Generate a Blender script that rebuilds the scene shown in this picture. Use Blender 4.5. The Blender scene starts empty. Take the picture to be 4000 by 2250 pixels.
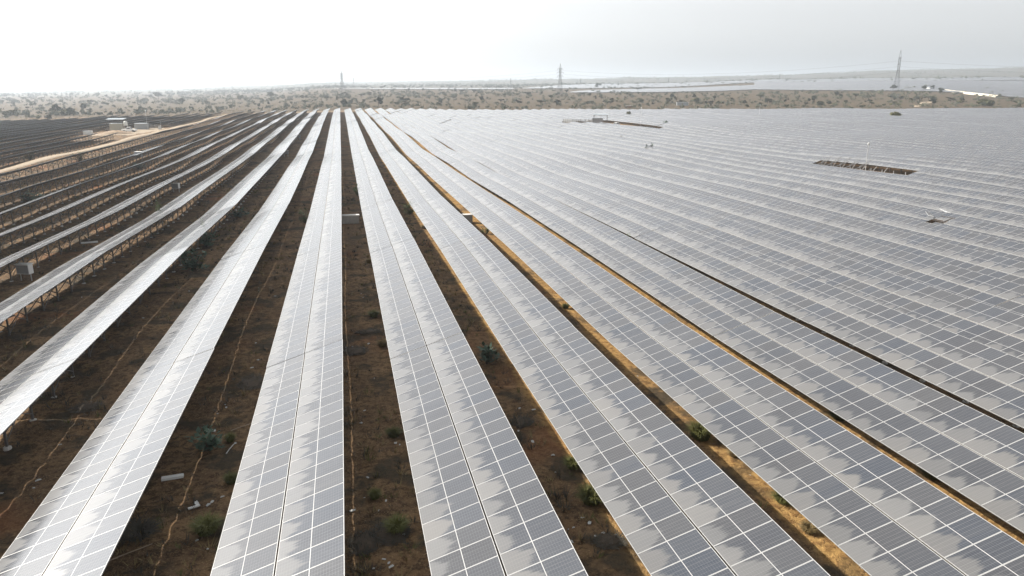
import bpy, bmesh, math, random
import numpy as np
from mathutils import Vector, Matrix, noise
R = math.radians
random.seed(7); rng = np.random.default_rng(7)
S = bpy.context.scene
COL = S.collection

# ------------------------------------------------------------------ camera, light, exposure
CAMZ = 15.0
PITCH, YAW, FPX = R(15.2126), 0.2235, 2850.0
cam_d = bpy.data.cameras.new('camera'); cam = bpy.data.objects.new('camera', cam_d); COL.objects.link(cam)
cam.location = (0, 0, CAMZ); cam.rotation_euler = (math.pi/2 - PITCH, 0, -YAW)
cam_d.sensor_width = 36.0; cam_d.lens = FPX/4000*36
cam_d.clip_start = 0.5; cam_d.clip_end = 40000
S.camera = cam
SUN_AZ, SUN_EL = -52.0, 33.3          # degrees left of the rows' direction, above the horizon
W = bpy.data.worlds.new('World'); S.world = W; W.use_nodes = True
wn = W.node_tree; wn.nodes.clear()
sky = wn.nodes.new('ShaderNodeTexSky'); sky.sky_type = 'NISHITA'; sky.sun_disc = False
sky.sun_elevation = R(SUN_EL); sky.sun_rotation = R(SUN_AZ); sky.altitude = 200
sky.air_density = 1.0; sky.dust_density = 3.5; sky.ozone_density = 1.0
hsv = wn.nodes.new('ShaderNodeHueSaturation'); hsv.inputs['Saturation'].default_value = 0.10
bg = wn.nodes.new('ShaderNodeBackground'); bg.inputs["Strength"].default_value = 0.15
wo = wn.nodes.new('ShaderNodeOutputWorld')
wn.links.new(sky.outputs[0], hsv.inputs['Color']); wn.links.new(hsv.outputs[0], bg.inputs['Color'])
wn.links.new(bg.outputs[0], wo.inputs['Surface'])
sd = bpy.data.lights.new('sun', 'SUN'); sd.energy = 5.0; sd.angle = R(0.5); sd.color = (1, .93, .82)
so = bpy.data.objects.new('sun', sd); COL.objects.link(so)
sv = Vector((math.sin(R(SUN_AZ))*math.cos(R(SUN_EL)), math.cos(R(SUN_AZ))*math.cos(R(SUN_EL)), math.sin(R(SUN_EL))))
so.rotation_euler = sv.to_track_quat('Z', 'Y').to_euler(); so.location = sv*100
S.view_settings.view_transform = 'Standard'; S.view_settings.look = 'None'
S.view_settings.exposure = 0.66; S.view_settings.gamma = 1.0
S.render.engine = 'CYCLES'
cy = S.cycles
cy.max_bounces = 6; cy.diffuse_bounces = 3; cy.glossy_bounces = 3; cy.transmission_bounces = 2
cy.volume_bounces = 1; cy.transparent_max_bounces = 8; cy.use_denoising = True
cy.sample_clamp_indirect = 8
HAZE_DENSITY = 0.00017

# ------------------------------------------------------------------ small helpers
def link(o, parent=None):
    COL.objects.link(o)
    if parent is not None: o.parent = parent
    return o
def tag(o, label, cat, group=None, kind=None):
    if label: o['label'] = label
    if cat: o['category'] = cat
    if group: o['group'] = group
    if kind: o['kind'] = kind
    return o
def thing(name, label, cat, loc=(0, 0, 0), rz=0.0, group=None):
    o = bpy.data.objects.new(name, None); o.empty_display_size = 0.5
    link(o); o.location = loc; o.rotation_euler = (0, 0, rz)
    return tag(o, label, cat, group)

class MB:
    """collects polygons with material slots and uvs, builds one mesh"""
    def __init__(s): s.v = []; s.f = []; s.m = []; s.uv = []
    def face(s, pts, mi=0, uv=None):
        b = len(s.v); s.v += [tuple(p) for p in pts]; s.f.append(tuple(range(b, b+len(pts)))); s.m.append(mi)
        s.uv.append(uv if uv else [(0, 0)]*len(pts))
    def box(s, lo, hi, mi=0, M=None, taper=None):
        x0, y0, z0 = lo; x1, y1, z1 = hi
        c = [(x0, y0, z0), (x1, y0, z0), (x1, y1, z0), (x0, y1, z0), (x0, y0, z1), (x1, y0, z1), (x1, y1, z1), (x0, y1, z1)]
        if M is not None: c = [tuple(M @ Vector(p)) for p in c]
        for q in ((3, 2, 1, 0), (4, 5, 6, 7), (0, 1, 5, 4), (1, 2, 6, 5), (2, 3, 7, 6), (3, 0, 4, 7)):
            s.face([c[i] for i in q], mi)
    def bar(s, a, b, w, h=None, mi=0):
        a = Vector(a); b = Vector(b); h = h or w
        d = (b-a); L = d.length
        if L < 1e-6: return
        d.normalize(); up = Vector((0, 0, 1)) if abs(d.z) < .95 else Vector((1, 0, 0))
        sx = d.cross(up).normalized(); sy = sx.cross(d).normalized()
        q = [(-w/2, -h/2), (w/2, -h/2), (w/2, h/2), (-w/2, h/2)]
        A = [a+sx*i+sy*j for i, j in q]; B = [b+sx*i+sy*j for i, j in q]
        for k in range(4):
            s.face([A[k], A[(k+1) % 4], B[(k+1) % 4], B[k]], mi)
        s.face(A[::-1], mi); s.face(B, mi)
    def tube(s, pts, rad, n=6, mi=0, caps=True):
        pts = [Vector(p) for p in pts]; rad = rad if isinstance(rad, (list, tuple)) else [rad]*len(pts)
        rings = []
        for i, p in enumerate(pts):
            d = (pts[min(i+1, len(pts)-1)]-pts[max(i-1, 0)]).normalized()
            up = Vector((0, 0, 1)) if abs(d.z) < .9 else Vector((1, 0, 0))
            sx = d.cross(up).normalized(); sy = sx.cross(d).normalized()
            rings.append([p+sx*math.cos(2*math.pi*k/n)*rad[i]+sy*math.sin(2*math.pi*k/n)*rad[i] for k in range(n)])
        for i in range(len(rings)-1):
            for k in range(n):
                s.face([rings[i][k], rings[i][(k+1) % n], rings[i+1][(k+1) % n], rings[i+1][k]], mi)
        if caps:
            s.face(rings[0][::-1], mi); s.face(rings[-1], mi)
    def prism(s, prof, y0, y1, mi=0, M=None):
        """side profile [(x,z)] extruded in y"""
        A = [Vector((x, y0, z)) for x, z in prof]; B = [Vector((x, y1, z)) for x, z in prof]
        if M is not None: A = [M @ p for p in A]; B = [M @ p for p in B]
        n = len(prof)
        for k in range(n): s.face([A[k], A[(k+1) % n], B[(k+1) % n], B[k]], mi)
        s.face(A[::-1], mi); s.face(B, mi)
    def mesh(s, name, mats, merge=False, smooth=False):
        me = bpy.data.meshes.new(name)
        me.from_pydata(s.v, [], s.f)
        for m in (mats if isinstance(mats, (list, tuple)) else [mats]): me.materials.append(m)
        me.polygons.foreach_set('material_index', s.m)
        ul = me.uv_layers.new(name='UVMap')
        flat = [c for f in s.uv for p in f for c in p]
        ul.data.foreach_set('uv', flat)
        if merge:
            bm = bmesh.new(); bm.from_mesh(me); bmesh.ops.remove_doubles(bm, verts=bm.verts, dist=1e-4)
            bmesh.ops.recalc_face_normals(bm, faces=bm.faces); bm.to_mesh(me); bm.free()
        if smooth: me.polygons.foreach_set('use_smooth', [True]*len(me.polygons))
        me.update(); return me
    def build(s, name, mats, parent=None, loc=(0, 0, 0), rz=0.0, **k):
        o = bpy.data.objects.new(name, s.mesh(name, mats, **k)); link(o, parent)
        o.location = loc; o.rotation_euler = (0, 0, rz); return o
def inst(name, me, parent=None, loc=(0, 0, 0), rz=0.0, sc=1.0):
    o = bpy.data.objects.new(name, me); link(o, parent)
    o.location = loc; o.rotation_euler = (0, 0, rz)
    o.scale = sc if isinstance(sc, (tuple, list)) else (sc, sc, sc)
    return o

# ------------------------------------------------------------------ materials
class NT:
    def __init__(s, name):
        s.mat = bpy.data.materials.new(name); s.mat.use_nodes = True
        s.t = s.mat.node_tree; s.t.nodes.clear()
        s.out = s.t.nodes.new('ShaderNodeOutputMaterial')
    def n(s, typ, ins=None, **props):
        nd = s.t.nodes.new(typ)
        for k, v in props.items(): setattr(nd, k, v)
        for k, v in (ins or {}).items(): s.set(nd.inputs[k], v)
        return nd
    def set(s, sock, v):
        if hasattr(v, 'is_output') or isinstance(v, bpy.types.NodeSocket): s.t.links.new(v, sock)
        else: sock.default_value = v
    def m(s, op, a, b=0.0, c=0.0, clamp=False):
        nd = s.n('ShaderNodeMath', operation=op, use_clamp=clamp)
        s.set(nd.inputs[0], a); s.set(nd.inputs[1], b); s.set(nd.inputs[2], c); return nd.outputs[0]
    def vec(s, x, y, z):
        nd = s.n('ShaderNodeCombineXYZ'); s.set(nd.inputs[0], x); s.set(nd.inputs[1], y); s.set(nd.inputs[2], z); return nd.outputs[0]
    def noise(s, vec, scale, detail=3.0, rough=.55, dist=0.0):
        nd = s.n('ShaderNodeTexNoise', {'Scale': scale, 'Detail': detail, 'Roughness': rough, 'Distortion': dist})
        if vec is not None: s.set(nd.inputs['Vector'], vec)
        return nd.outputs[0]
    def ss(s, x, a, b):
        nd = s.n('ShaderNodeMapRange', interpolation_type='SMOOTHSTEP')
        s.set(nd.inputs[0], x); s.set(nd.inputs[1], a); s.set(nd.inputs[2], b); nd.inputs[3].default_value = 0; nd.inputs[4].default_value = 1
        return nd.outputs[0]
    def mix(s, f, a, b, mode='MIX'):
        nd = s.n('ShaderNodeMix', data_type='RGBA', blend_type=mode)
        s.set(nd.inputs[0], f); s.set(nd.inputs[6], a); s.set(nd.inputs[7], b); return nd.outputs[2]
    def bsdf(s, **k):
        nd = s.n('ShaderNodeBsdfPrincipled')
        for key, v in k.items(): s.set(nd.inputs[key.replace('_', ' ')], v)
        return nd
    def bump(s, h, strength=.5, dist=.05):
        nd = s.n('ShaderNodeBump', {'Strength': strength, 'Distance': dist}); s.set(nd.inputs['Height'], h); return nd.outputs[0]
    def finish(s, shader):
        s.t.links.new(shader, s.out.inputs['Surface']); return s.mat
def rgb(r, g, b): return (r, g, b, 1.0)

def simple(name, col, rough=.6, metal=0.0, var=.25, scale=6.0, bump=0.0):
    N = NT(name)
    ob = N.n('ShaderNodeTexCoord').outputs['Object']
    f = N.noise(ob, scale, 4)
    c = N.mix(f, rgb(*[x*(1-var) for x in col]), rgb(*[min(1, x*(1+var)) for x in col]))
    b = N.bsdf(Base_Color=c, Roughness=rough, Metallic=metal)
    if bump: N.set(b.inputs['Normal'], N.bump(N.noise(ob, scale*5, 3), bump, .02))
    return N.finish(b.outputs[0])

M_ALU = simple('aluminium_frame', (.41, .41, .405), .45, .3, .06)
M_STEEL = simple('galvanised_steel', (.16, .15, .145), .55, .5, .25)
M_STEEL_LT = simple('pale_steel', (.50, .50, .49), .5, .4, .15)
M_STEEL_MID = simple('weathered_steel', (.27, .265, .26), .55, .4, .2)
M_BACK = simple('panel_backsheet', (.19, .25, .285), .6, 0, .05)
M_CONC = simple('concrete', (.36, .34, .31), .9, 0, .25, 4, .4)
M_CONC_W = simple('footing_concrete', (.55, .53, .50), .9, 0, .3, 9, .4)
M_WHITE = simple('white_paint', (.78, .78, .76), .5, 0, .06)
M_GREY = simple('grey_paint', (.30, .31, .32), .55, 0, .12)
M_CREAM = simple('cream_plaster', (.38, .36, .30), .85, 0, .12, 1.5)
M_WALLC = simple('cream_wall', (.72, .66, .54), .85, 0, .10, .5)
M_SHEET = simple('roof_sheet', (.50, .55, .58), .35, .25, .06)
M_RUB = simple('black_rubber', (.02, .02, .02), .8)
M_DGLASS = simple('tinted_glass', (.03, .035, .04), .1)
M_LATT = simple('pylon_steel', (.10, .105, .11), .6, .2, .1)
M_WOOD = simple('dry_wood', (.36, .28, .20), .9, 0, .3)
M_PAPER = simple('scrap_white', (.48, .48, .46), .8, 0, .2)
M_BLUE = simple('blue_plastic', (.06, .10, .22), .6)
M_EARTH = simple('heaped_earth', (.28, .20, .13), .95, 0, .3, 1.2, .6)

def mat_panel():
    N = NT('solar_glass')
    uvn = N.n('ShaderNodeUVMap', uv_map='UVMap'); sp = N.n('ShaderNodeSeparateXYZ', {0: uvn.outputs[0]})
    U, V = sp.outputs[0], sp.outputs[1]
    u, v = N.m('FRACT', U), N.m('FRACT', V)
    iu, iv = N.m('FLOOR', U), N.m('FLOOR', V)
    orr = N.n('ShaderNodeObjectInfo').outputs['Random']
    wnz = N.n('ShaderNodeTexWhiteNoise', noise_dimensions='3D'); N.set(wnz.inputs['Vector'], N.vec(iu, iv, N.m('MULTIPLY', orr, 91.7)))
    r1 = wnz.outputs['Value']
    seed = N.m('MULTIPLY', r1, 37.0)
    # dust: a tongue of dust settled at the low end of every module, ragged by run-off streaks
    vv = N.m('SUBTRACT', v, .46)
    hump = N.m('SUBTRACT', 1.0, N.m('MULTIPLY', N.m('MULTIPLY', vv, vv), 3.4))
    st = N.noise(N.vec(N.m('MULTIPLY', u, 1.2), N.m('MULTIPLY', v, 21.0), seed), 1.0, 3, .65)
    st2 = N.noise(N.vec(N.m('MULTIPLY', u, .9), N.m('MULTIPLY', v, 6.0), N.m('ADD', seed, 5.0)), 1.0, 2, .5)
    edge = N.m('ADD', N.m('MULTIPLY', hump, .28), N.m('MULTIPLY', N.m('SUBTRACT', r1, .5), .24))
    edge = N.m('ADD', edge, N.m('MULTIPLY', N.m('SUBTRACT', st, .5), .27))
    edge = N.m('ADD', edge, N.m('ADD', .10, N.m('MULTIPLY', N.m('SUBTRACT', st2, .5), .3)))
    patch = N.m('SUBTRACT', 1.0, N.ss(N.m('SUBTRACT', u, edge), -.055, .055))
    fade = N.m('SUBTRACT', 1.0, N.m('MULTIPLY', u, .35))
    film = N.m('ADD', .17, N.m('MULTIPLY', N.m('SUBTRACT', st, .45), .30))
    film = N.m('ADD', film, N.m('MULTIPLY', N.m('SUBTRACT', r1, .5), .07), clamp=True)
    dust = N.m('ADD', film, N.m('MULTIPLY', N.m('MULTIPLY', patch, fade), N.m('ADD', .32, N.m('MULTIPLY', N.m('FRACT', N.m('MULTIPLY', r1, 7.3)), .24))), clamp=True)
    # cells, grid lines, white mid gap and margins under the glass
    def near(x, k, w):
        f = N.m('FRACT', N.m('MULTIPLY', x, k)); d = N.m('MINIMUM', f, N.m('SUBTRACT', 1.0, f)); return N.m('LESS_THAN', d, w*k)
    gv = near(v, 6.0, .0035); gu = near(u, 24.0, .0014)
    grid = N.m('MAXIMUM', N.m('MULTIPLY', gv, .30), N.m('MULTIPLY', gu, .2))
    mid = N.m('LESS_THAN', N.m('ABSOLUTE', N.m('SUBTRACT', u, .5)), .0055)
    mg = N.m('MAXIMUM', N.m('MAXIMUM', N.m('LESS_THAN', u, .005), N.m('GREATER_THAN', u, .995)),
             N.m('MAXIMUM', N.m('LESS_THAN', v, .009), N.m('GREATER_THAN', v, .991)))
    white = N.m('MAXIMUM', mid, mg)
    wn2 = N.n('ShaderNodeTexWhiteNoise', noise_dimensions='3D')
    N.set(wn2.inputs['Vector'], N.vec(N.m('ADD', iu, 31.0), iv, N.m('MULTIPLY', orr, 57.1)))
    cell = N.mix(wn2.outputs['Value'], rgb(.016, .025, .043), rgb(.029, .030, .036))
    c = N.mix(grid, cell, rgb(.45, .46, .47))
    dcol = N.mix(wn2.outputs['Value'], rgb(.20, .188, .170), rgb(.180, .180, .178))
    c = N.mix(white, c, rgb(.50, .50, .50))
    glass = N.bsdf(Base_Color=c, Roughness=.13, IOR=1.55)
    dl = N.bsdf(Base_Color=dcol, Roughness=.24, IOR=1.85, Sheen_Weight=1.0, Sheen_Roughness=.35)
    mx = N.n('ShaderNodeMixShader'); N.set(mx.inputs[0], N.m('MULTIPLY', dust, .9)); N.set(mx.inputs[1], glass.outputs[0]); N.set(mx.inputs[2], dl.outputs[0])
    return N.finish(mx.outputs[0])
M_PANEL = mat_panel()

def mat_ground():
    N = NT('desert_soil')
    P_ = N.n('ShaderNodeNewGeometry').outputs['Position']
    big = N.noise(P_, .035, 4, .6); mid_ = N.noise(P_, .35, 5, .62); fine = N.noise(P_, 3.2, 5, .68); grit = N.noise(P_, 14.0, 3, .7)
    c = N.mix(N.ss(mid_, .36, .66), rgb(.15, .095, .055), rgb(.285, .18, .095))
    c = N.mix(N.m('MULTIPLY', N.ss(big, .4, .65), .7), c, rgb(.20, .122, .062))
    c = N.mix(N.m('MULTIPLY', N.ss(fine, .45, .60), .8), c, rgb(.062, .040, .025))
    c = N.mix(N.m('MULTIPLY', N.ss(grit, .52, .68), .6), c, rgb(.42, .29, .15))
    red = N.noise(N.n('ShaderNodeVectorMath', {0: P_, 1: (31, 7, 0)}, operation='ADD').outputs[0], .09, 3)
    c = N.mix(N.m('MULTIPLY', N.ss(red, .56, .72), .6), c, rgb(.26, .105, .045))
    brush = N.noise(N.n('ShaderNodeVectorMath', {0: P_, 1: (7, 3, 0)}, operation='ADD').outputs[0], .42, 4, .6)
    c = N.mix(N.m('MULTIPLY', N.ss(brush, .50, .62), .8), c, rgb(.055, .048, .034))
    # sunlit strip by every row's low edge, its golden light painted into the soil colour
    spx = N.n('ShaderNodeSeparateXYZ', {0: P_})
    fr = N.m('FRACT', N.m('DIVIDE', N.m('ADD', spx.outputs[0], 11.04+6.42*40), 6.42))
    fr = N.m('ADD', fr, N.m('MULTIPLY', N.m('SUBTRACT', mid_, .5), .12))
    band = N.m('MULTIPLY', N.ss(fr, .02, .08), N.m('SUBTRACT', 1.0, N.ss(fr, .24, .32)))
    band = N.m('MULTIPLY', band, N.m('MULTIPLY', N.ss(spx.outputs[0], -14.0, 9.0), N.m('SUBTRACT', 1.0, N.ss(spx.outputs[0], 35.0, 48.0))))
    sun_strip = N.mix(N.ss(fine, .38, .62), rgb(.50, .31, .115), rgb(.26, .145, .055))
    c = N.mix(N.m('MULTIPLY', band, N.m('SUBTRACT', .95, N.m('ADD', N.m('MULTIPLY', N.ss(brush, .50, .62), .5), N.m('MULTIPLY', N.ss(big, .42, .6), .45)))), c, sun_strip)
    # open scrub beyond the panel field: paler dry grass
    sp = N.n('ShaderNodeSeparateXYZ', {0: P_})
    far = N.ss(sp.outputs[1], 470.0, 560.0)
    g = N.mix(N.noise(P_, .012, 5, .6), rgb(.100, .070, .043), rgb(.068, .054, .034))
    g = N.mix(N.m('MULTIPLY', N.ss(N.noise(P_, .05, 4), .52, .7), .5), g, rgb(.07, .068, .04))
    hills = N.ss(sp.outputs[1], 1500.0, 2600.0)
    g = N.mix(hills, g, N.mix(N.noise(P_, .01, 5, .65), rgb(.035, .037, .03), rgb(.12, .10, .07)))
    c = N.mix(far, c, g)
    h = N.m('ADD', N.m('MULTIPLY', fine, 1.0), N.m('MULTIPLY', grit, .35))
    b = N.bsdf(Base_Color=c, Roughness=.95, Normal=N.bump(h, 1.0, .22))
    b.inputs['Specular IOR Level'].default_value = .15
    return N.finish(b.outputs[0])
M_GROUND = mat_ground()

def mat_sand(name, a, b_):
    N = NT(name); P_ = N.n('ShaderNodeNewGeometry').outputs['Position']
    c = N.mix(N.noise(P_, .3, 5, .6), rgb(*a), rgb(*b_))
    b = N.bsdf(Base_Color=c, Roughness=.95, Normal=N.bump(N.noise(P_, 2.5, 5, .65), .6, .06))
    b.inputs['Specular IOR Level'].default_value = .1
    return N.finish(b.outputs[0])
M_ROAD = mat_sand('pale_sand', (.30, .24, .175), (.38, .31, .23))

def mat_leaf(name, a, b_, sc=3.0):
    N = NT(name)
    ob = N.n('ShaderNodeTexCoord').outputs['Object']; rnd = N.n('ShaderNodeObjectInfo').outputs['Random']
    f = N.noise(ob, sc, 3, .6)
    c = N.mix(f, rgb(*a), rgb(*b_))
    h = N.n('ShaderNodeHueSaturation', {'Value': N.m('ADD', .75, N.m('MULTIPLY', rnd, .5)), 'Color': c})
    b = N.bsdf(Base_Color=h.outputs[0], Roughness=.7)
    b.inputs['Specular IOR Level'].default_value = .25
    return N.finish(b.outputs[0])
M_LEAF = mat_leaf('leaf_green', (.045, .075, .022), (.11, .15, .045), 5)
M_LEAF_B = mat_leaf('leaf_blue_green', (.05, .085, .06), (.12, .17, .12), 5)
M_LEAF_D = mat_leaf('leaf_dusty', (.038, .043, .026), (.085, .09, .052), 1.0)
M_LEAF_O = mat_leaf('leaf_olive', (.075, .075, .03), (.13, .125, .055), 1.0)
M_DRY = mat_leaf('dry_grass', (.16, .12, .055), (.33, .25, .12), 2)
M_GRASS = mat_leaf('bunch_grass', (.06, .075, .02), (.16, .15, .05), 2)
M_BRUSH = mat_leaf('grey_brush', (.045, .042, .034), (.10, .09, .07), 3)
M_BARK = simple('bark', (.12, .09, .065), .9)

# ------------------------------------------------------------------ terrain
X0, PX, WX, RISE = -11.0392, 6.4199, 3.9703, 1.2701      # first row's low edge, row pitch, table width, table rise
LOWH = 1.20                                              # low edge above the ground
TAZ = np.array([-70, -22.3, -12, -6.5, 0, 13, 17, 23, 32, 41, 48, 75.])
TR = np.array([0, 40, 70, 100, 125, 185, 250, 350, 500, 700, 1000, 1250, 1700, 2300, 3200, 4500, 6500, 8000.])
_N = {-22: [-13.84, -14.2, -14.7, -15.1, -15.4, -15.5, -15.4, -15.6, -16.5, -17, -17, -17, -16.5, -16, -16, -16, -18, -20],
 -12: [-13.84, -14.2, -14.7, -15.1, -15.35, -15.3, -14.9, -14.8, -14.9, -15.8, -16, -15.5, -14, -11, -7, 0, 2, -5],
 -6: [-13.84, -14.2, -14.7, -15.0, -15.25, -15.1, -14.5, -13.9, -13.9, -14.8, -14, -13, -10, -6, 0, 16, 24, 20],
 0: [-13.84, -14.2, -14.65, -14.8, -14.9, -14.8, -14.2, -13.3, -12.5, -12.0, -8.5, -5, 2.0, 7, 14, 40, 46, 30],
 13: [-13.84, -14.2, -14.4, -14.45, -14.6, -14.9, -15.0, -15.1, -14.0, -12.5, -7.5, -3.5, 2.5, 9, 20, 52, 60, 40],
 17: [-13.84, -14.2, -14.4, -14.4, -14.6, -14.9, -15.2, -15.5, -14.1, -12.7, -7.5, -3.0, 3.5, 14, 24, 56, 62, 42],
 23: [-13.84, -14.2, -14.35, -14.3, -14.6, -15.0, -15.2, -15.6, -14.4, -12.8, -7, -2.5, 5, 17.5, 28, 68, 74, 50],
 32: [-13.84, -14.2, -14.3, -14.3, -14.9, -15.3, -15.3, -15.6, -14.9, -13.5, -6.5, -0.5, 14, 25, 34, 82, 90, 60],
 41: [-13.84, -14.2, -14.3, -14.4, -15.0, -15.3, -15.3, -15.5, -15.2, -14.5, -7.5, 1, 16.5, 26, 38, 100, 112, 80],
 48: [-13.84, -14.2, -14.3, -14.4, -15.0, -15.3, -15.3, -15.4, -15.4, -15.6, -12, -5, 15, 28, 40, 110, 122, 90]}
TZ = np.array([_N[k] for k in (-22, -22, -12, -6, 0, 13, 17, 23, 32, 41, 48, 48)], float)
def _cub(p0, p1, p2, p3, t):
    return p1 + .5*t*(p2-p0 + t*(2*p0-5*p1+4*p2-p3 + t*(3*(p1-p2)+p3-p0)))
WAV = [(.062, .021, 1.1, .15), (-.03, .083, 2.3, .17), (.11, .05, .4, .08), (.02, -.17, 4.0, .06), (.19, .11, 5.2, .035)]
def Lz(x, y):
    """height of the panels' low edge over the land, relative to z=0 (camera at CAMZ)"""
    x = np.asarray(x, float); y = np.asarray(y, float)
    r = np.hypot(x, y); az = np.degrees(np.arctan2(x, y))
    back = np.abs(az) > 75; az = np.clip(az, -70, 74.9)
    i = np.clip(np.searchsorted(TAZ, az, 'right')-1, 0, len(TAZ)-2)
    f = np.clip((az-TAZ[i])/(TAZ[i+1]-TAZ[i]), 0, 1); f = f*f*(3-2*f)
    # radial coordinate warped so the knots are evenly spaced
    q = np.interp(r, TR, np.arange(len(TR)))
    j = np.clip(q.astype(int), 0, len(TR)-2); t = q-j
    def col(a):
        return _cub(TZ[a, np.clip(j-1, 0, len(TR)-1)], TZ[a, j], TZ[a, j+1], TZ[a, np.clip(j+2, 0, len(TR)-1)], t)
    z = col(i)*(1-f)+col(i+1)*f
    z = np.where(back, z*0-14.2, z)
    near = np.clip((r-12)/40, 0, 1)*np.clip((1500-r)/900, 0, 1)
    w = np.clip((x-87.4)*.125, 0, 1.65)*np.exp(-((y-112)/45)**2)*np.exp(-(np.maximum(x-103, 0)/45)**2)
    w = w + (.50*np.clip((x-25)/3.5, 0, 1)*np.exp(-(y/64.0)**8)+.14*np.clip((x-18)/4, 0, 1)*np.exp(-(y/88.0)**6))*np.exp(-(np.maximum(x-29, 0)/30)**2)
    w = w + np.clip((x-113)*.055, 0, .9)*np.exp(-((y-310)/55)**4)*np.exp(-(np.maximum(x-132, 0)/60)**2)
    for kx, ky, ph, a in WAV: w = w + a*np.sin(kx*x+ky*y+ph)
    rough = np.clip((r-1500)/1500, 0, 1)
    w2 = 5*np.sin(x*.0031+.7)*np.sin(y*.0023+1.3)+2.5*np.sin(x*.009+y*.004)+1.2*np.sin(x*.021-y*.013+2)
    return CAMZ + z + w*near + w2*rough*np.clip((z+10)/40, 0, 1)
def bank(x, y):
    """raised bed of the dirt road and the yard beside it"""
    x = np.asarray(x, float); y = np.asarray(y, float)
    along = np.clip((y-40)/30, 0, 1)*np.clip((500-y)/20, 0, 1)
    b = .95*np.exp(-((x+67.5)/3.2)**4)*along
    yard = .75*np.exp(-((x+80)/11)**4)*np.exp(-((y-308)/30)**4)
    return np.maximum(b, yard)
def gz(x, y): return float(Lz(x, y)) - LOWH + float(bank(x, y))

def pix_ray(px, py):
    """direction through a pixel of the 4000x2250 photo, used only to read positions off it"""
    sy, cyw, sp_, cp = math.sin(YAW), math.cos(YAW), math.sin(PITCH), math.cos(PITCH)
    Rv = Vector((cyw, -sy, 0)); F = Vector((sy, cyw, 0)); U = Vector((0, 0, 1))
    return Rv*((px-2000)/FPX) - (U*cp+F*sp_)*((py-1125)/FPX) + (F*cp-U*sp_)
_S = 5*1.004**np.arange(1780)
def ground_at(px, py):
    d = pix_ray(px, py); z = Lz(d.x*_S, d.y*_S)-LOWH+bank(d.x*_S, d.y*_S)
    k = int(np.argmax(CAMZ+d.z*_S <= z)) or len(_S)-1
    return float(d.x*_S[k]), float(d.y*_S[k])

def build_ground():
    az = np.concatenate([np.arange(-180, -66, 6), np.arange(-66, -30, 1.0), np.arange(-30, 56, .33), np.arange(56, 80, 1.5), np.arange(80, 180, 6)])
    rr = np.concatenate([np.arange(1.5, 60, .6), 60*np.exp(np.arange(0, math.log(7800/60), .0165))])
    A, RR = np.meshgrid(np.radians(az), rr)
    x = RR*np.sin(A); y = RR*np.cos(A); z = Lz(x, y)-LOWH+bank(x, y)
    n, m_ = x.shape
    # small clods and ruts close by
    cl = np.clip((140-RR)/90, 0, 1)
    z = z + cl*(.03*np.sin(x*3.1+np.sin(y*1.7)*2)*np.sin(y*2.3)+.025*np.sin(x*6.7+y*5.1))
    v = np.stack([x, y, z], -1).reshape(-1, 3)
    i, j = np.meshgrid(np.arange(n-1), np.arange(m_), indexing='ij'); j2 = (j+1) % m_
    f = np.stack([i*m_+j, i*m_+j2, (i+1)*m_+j2, (i+1)*m_+j], -1).reshape(-1, 4)[:, ::-1]
    me = bpy.data.meshes.new('ground')
    me.vertices.add(len(v)); me.vertices.foreach_set('co', v.ravel())
    me.loops.add(f.size); me.loops.foreach_set('vertex_index', f.ravel())
    me.polygons.add(len(f)); me.polygons.foreach_set('loop_start', np.arange(len(f))*4); me.polygons.foreach_set('loop_total', np.full(len(f), 4))
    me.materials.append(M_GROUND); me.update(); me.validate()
    me.polygons.foreach_set('use_smooth', [True]*len(f))
    if me.polygons[100].normal.z < 0: me.flip_normals()
    o = bpy.data.objects.new('ground', me); link(o); o['kind'] = 'structure'
build_ground()

def strip_sheet(name, pts, widths, mat, lift=.06, cols=8):
    """a sheet laid along a centre line on the ground"""
    mb = MB(); rows = []
    for k, (x, y) in enumerate(pts):
        a = pts[max(k-1, 0)]; b = pts[min(k+1, len(pts)-1)]
        d = Vector((b[0]-a[0], b[1]-a[1])).normalized(); nrm = Vector((d.y, -d.x)); w = widths[k]
        l = -w/2+random.uniform(-.06, .06)*w; r_ = w/2+random.uniform(-.06, .06)*w
        row = []
        for c in range(cols+1):
            o_ = l+(r_-l)*c/cols; px, py = x+nrm.x*o_, y+nrm.y*o_
            edge = c in (0, cols)
            row.append((px, py, gz(px, py)+(lift if not edge else -.05)))
        rows.append(row)
    for a, b in zip(rows[:-1], rows[1:]):
        for c in range(cols): mb.face([a[c], a[c+1], b[c+1], b[c]])
    o = mb.build(name, mat, merge=True, smooth=True)
    if o.data.polygons[0].normal.z < 0: o.data.flip_normals()
    o['kind'] = 'structure'; return o
road_pts = [(-67.0+.5*math.sin(y*.03), y) for y in range(60, 480, 5)] + [(-66-(y-475)*.9, y) for y in range(480, 500, 5)]
strip_sheet('dirt_road', road_pts, [2.5+.3*math.sin(i*.8) for i in range(len(road_pts))], M_ROAD)
strip_sheet('sandy_yard', [(-81+.06*(y-280), y) for y in range(286, 336, 3)], [14+5*math.sin((y-286)/50*math.pi)+random.uniform(-1, 1) for y in range(286, 336, 3)], M_ROAD, .10, 14)
strip_sheet('service_track', [(x, 508+2*math.sin(x*.05)) for x in range(-110, 20, 6)], [5+random.uniform(-.8, .8) for _ in range(-110, 20, 6)], M_ROAD, .08)
strip_sheet('station_yard', [(119, y) for y in range(314, 348, 3)], [11+random.uniform(-1, 1) for _ in range(314, 348, 3)], mat_sand('yard_soil', (.40, .28, .19), (.48, .35, .25)), .10, 14)
fx, fy = ground_at(3640, 398); fx2, fy2 = ground_at(3560, 418)
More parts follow.
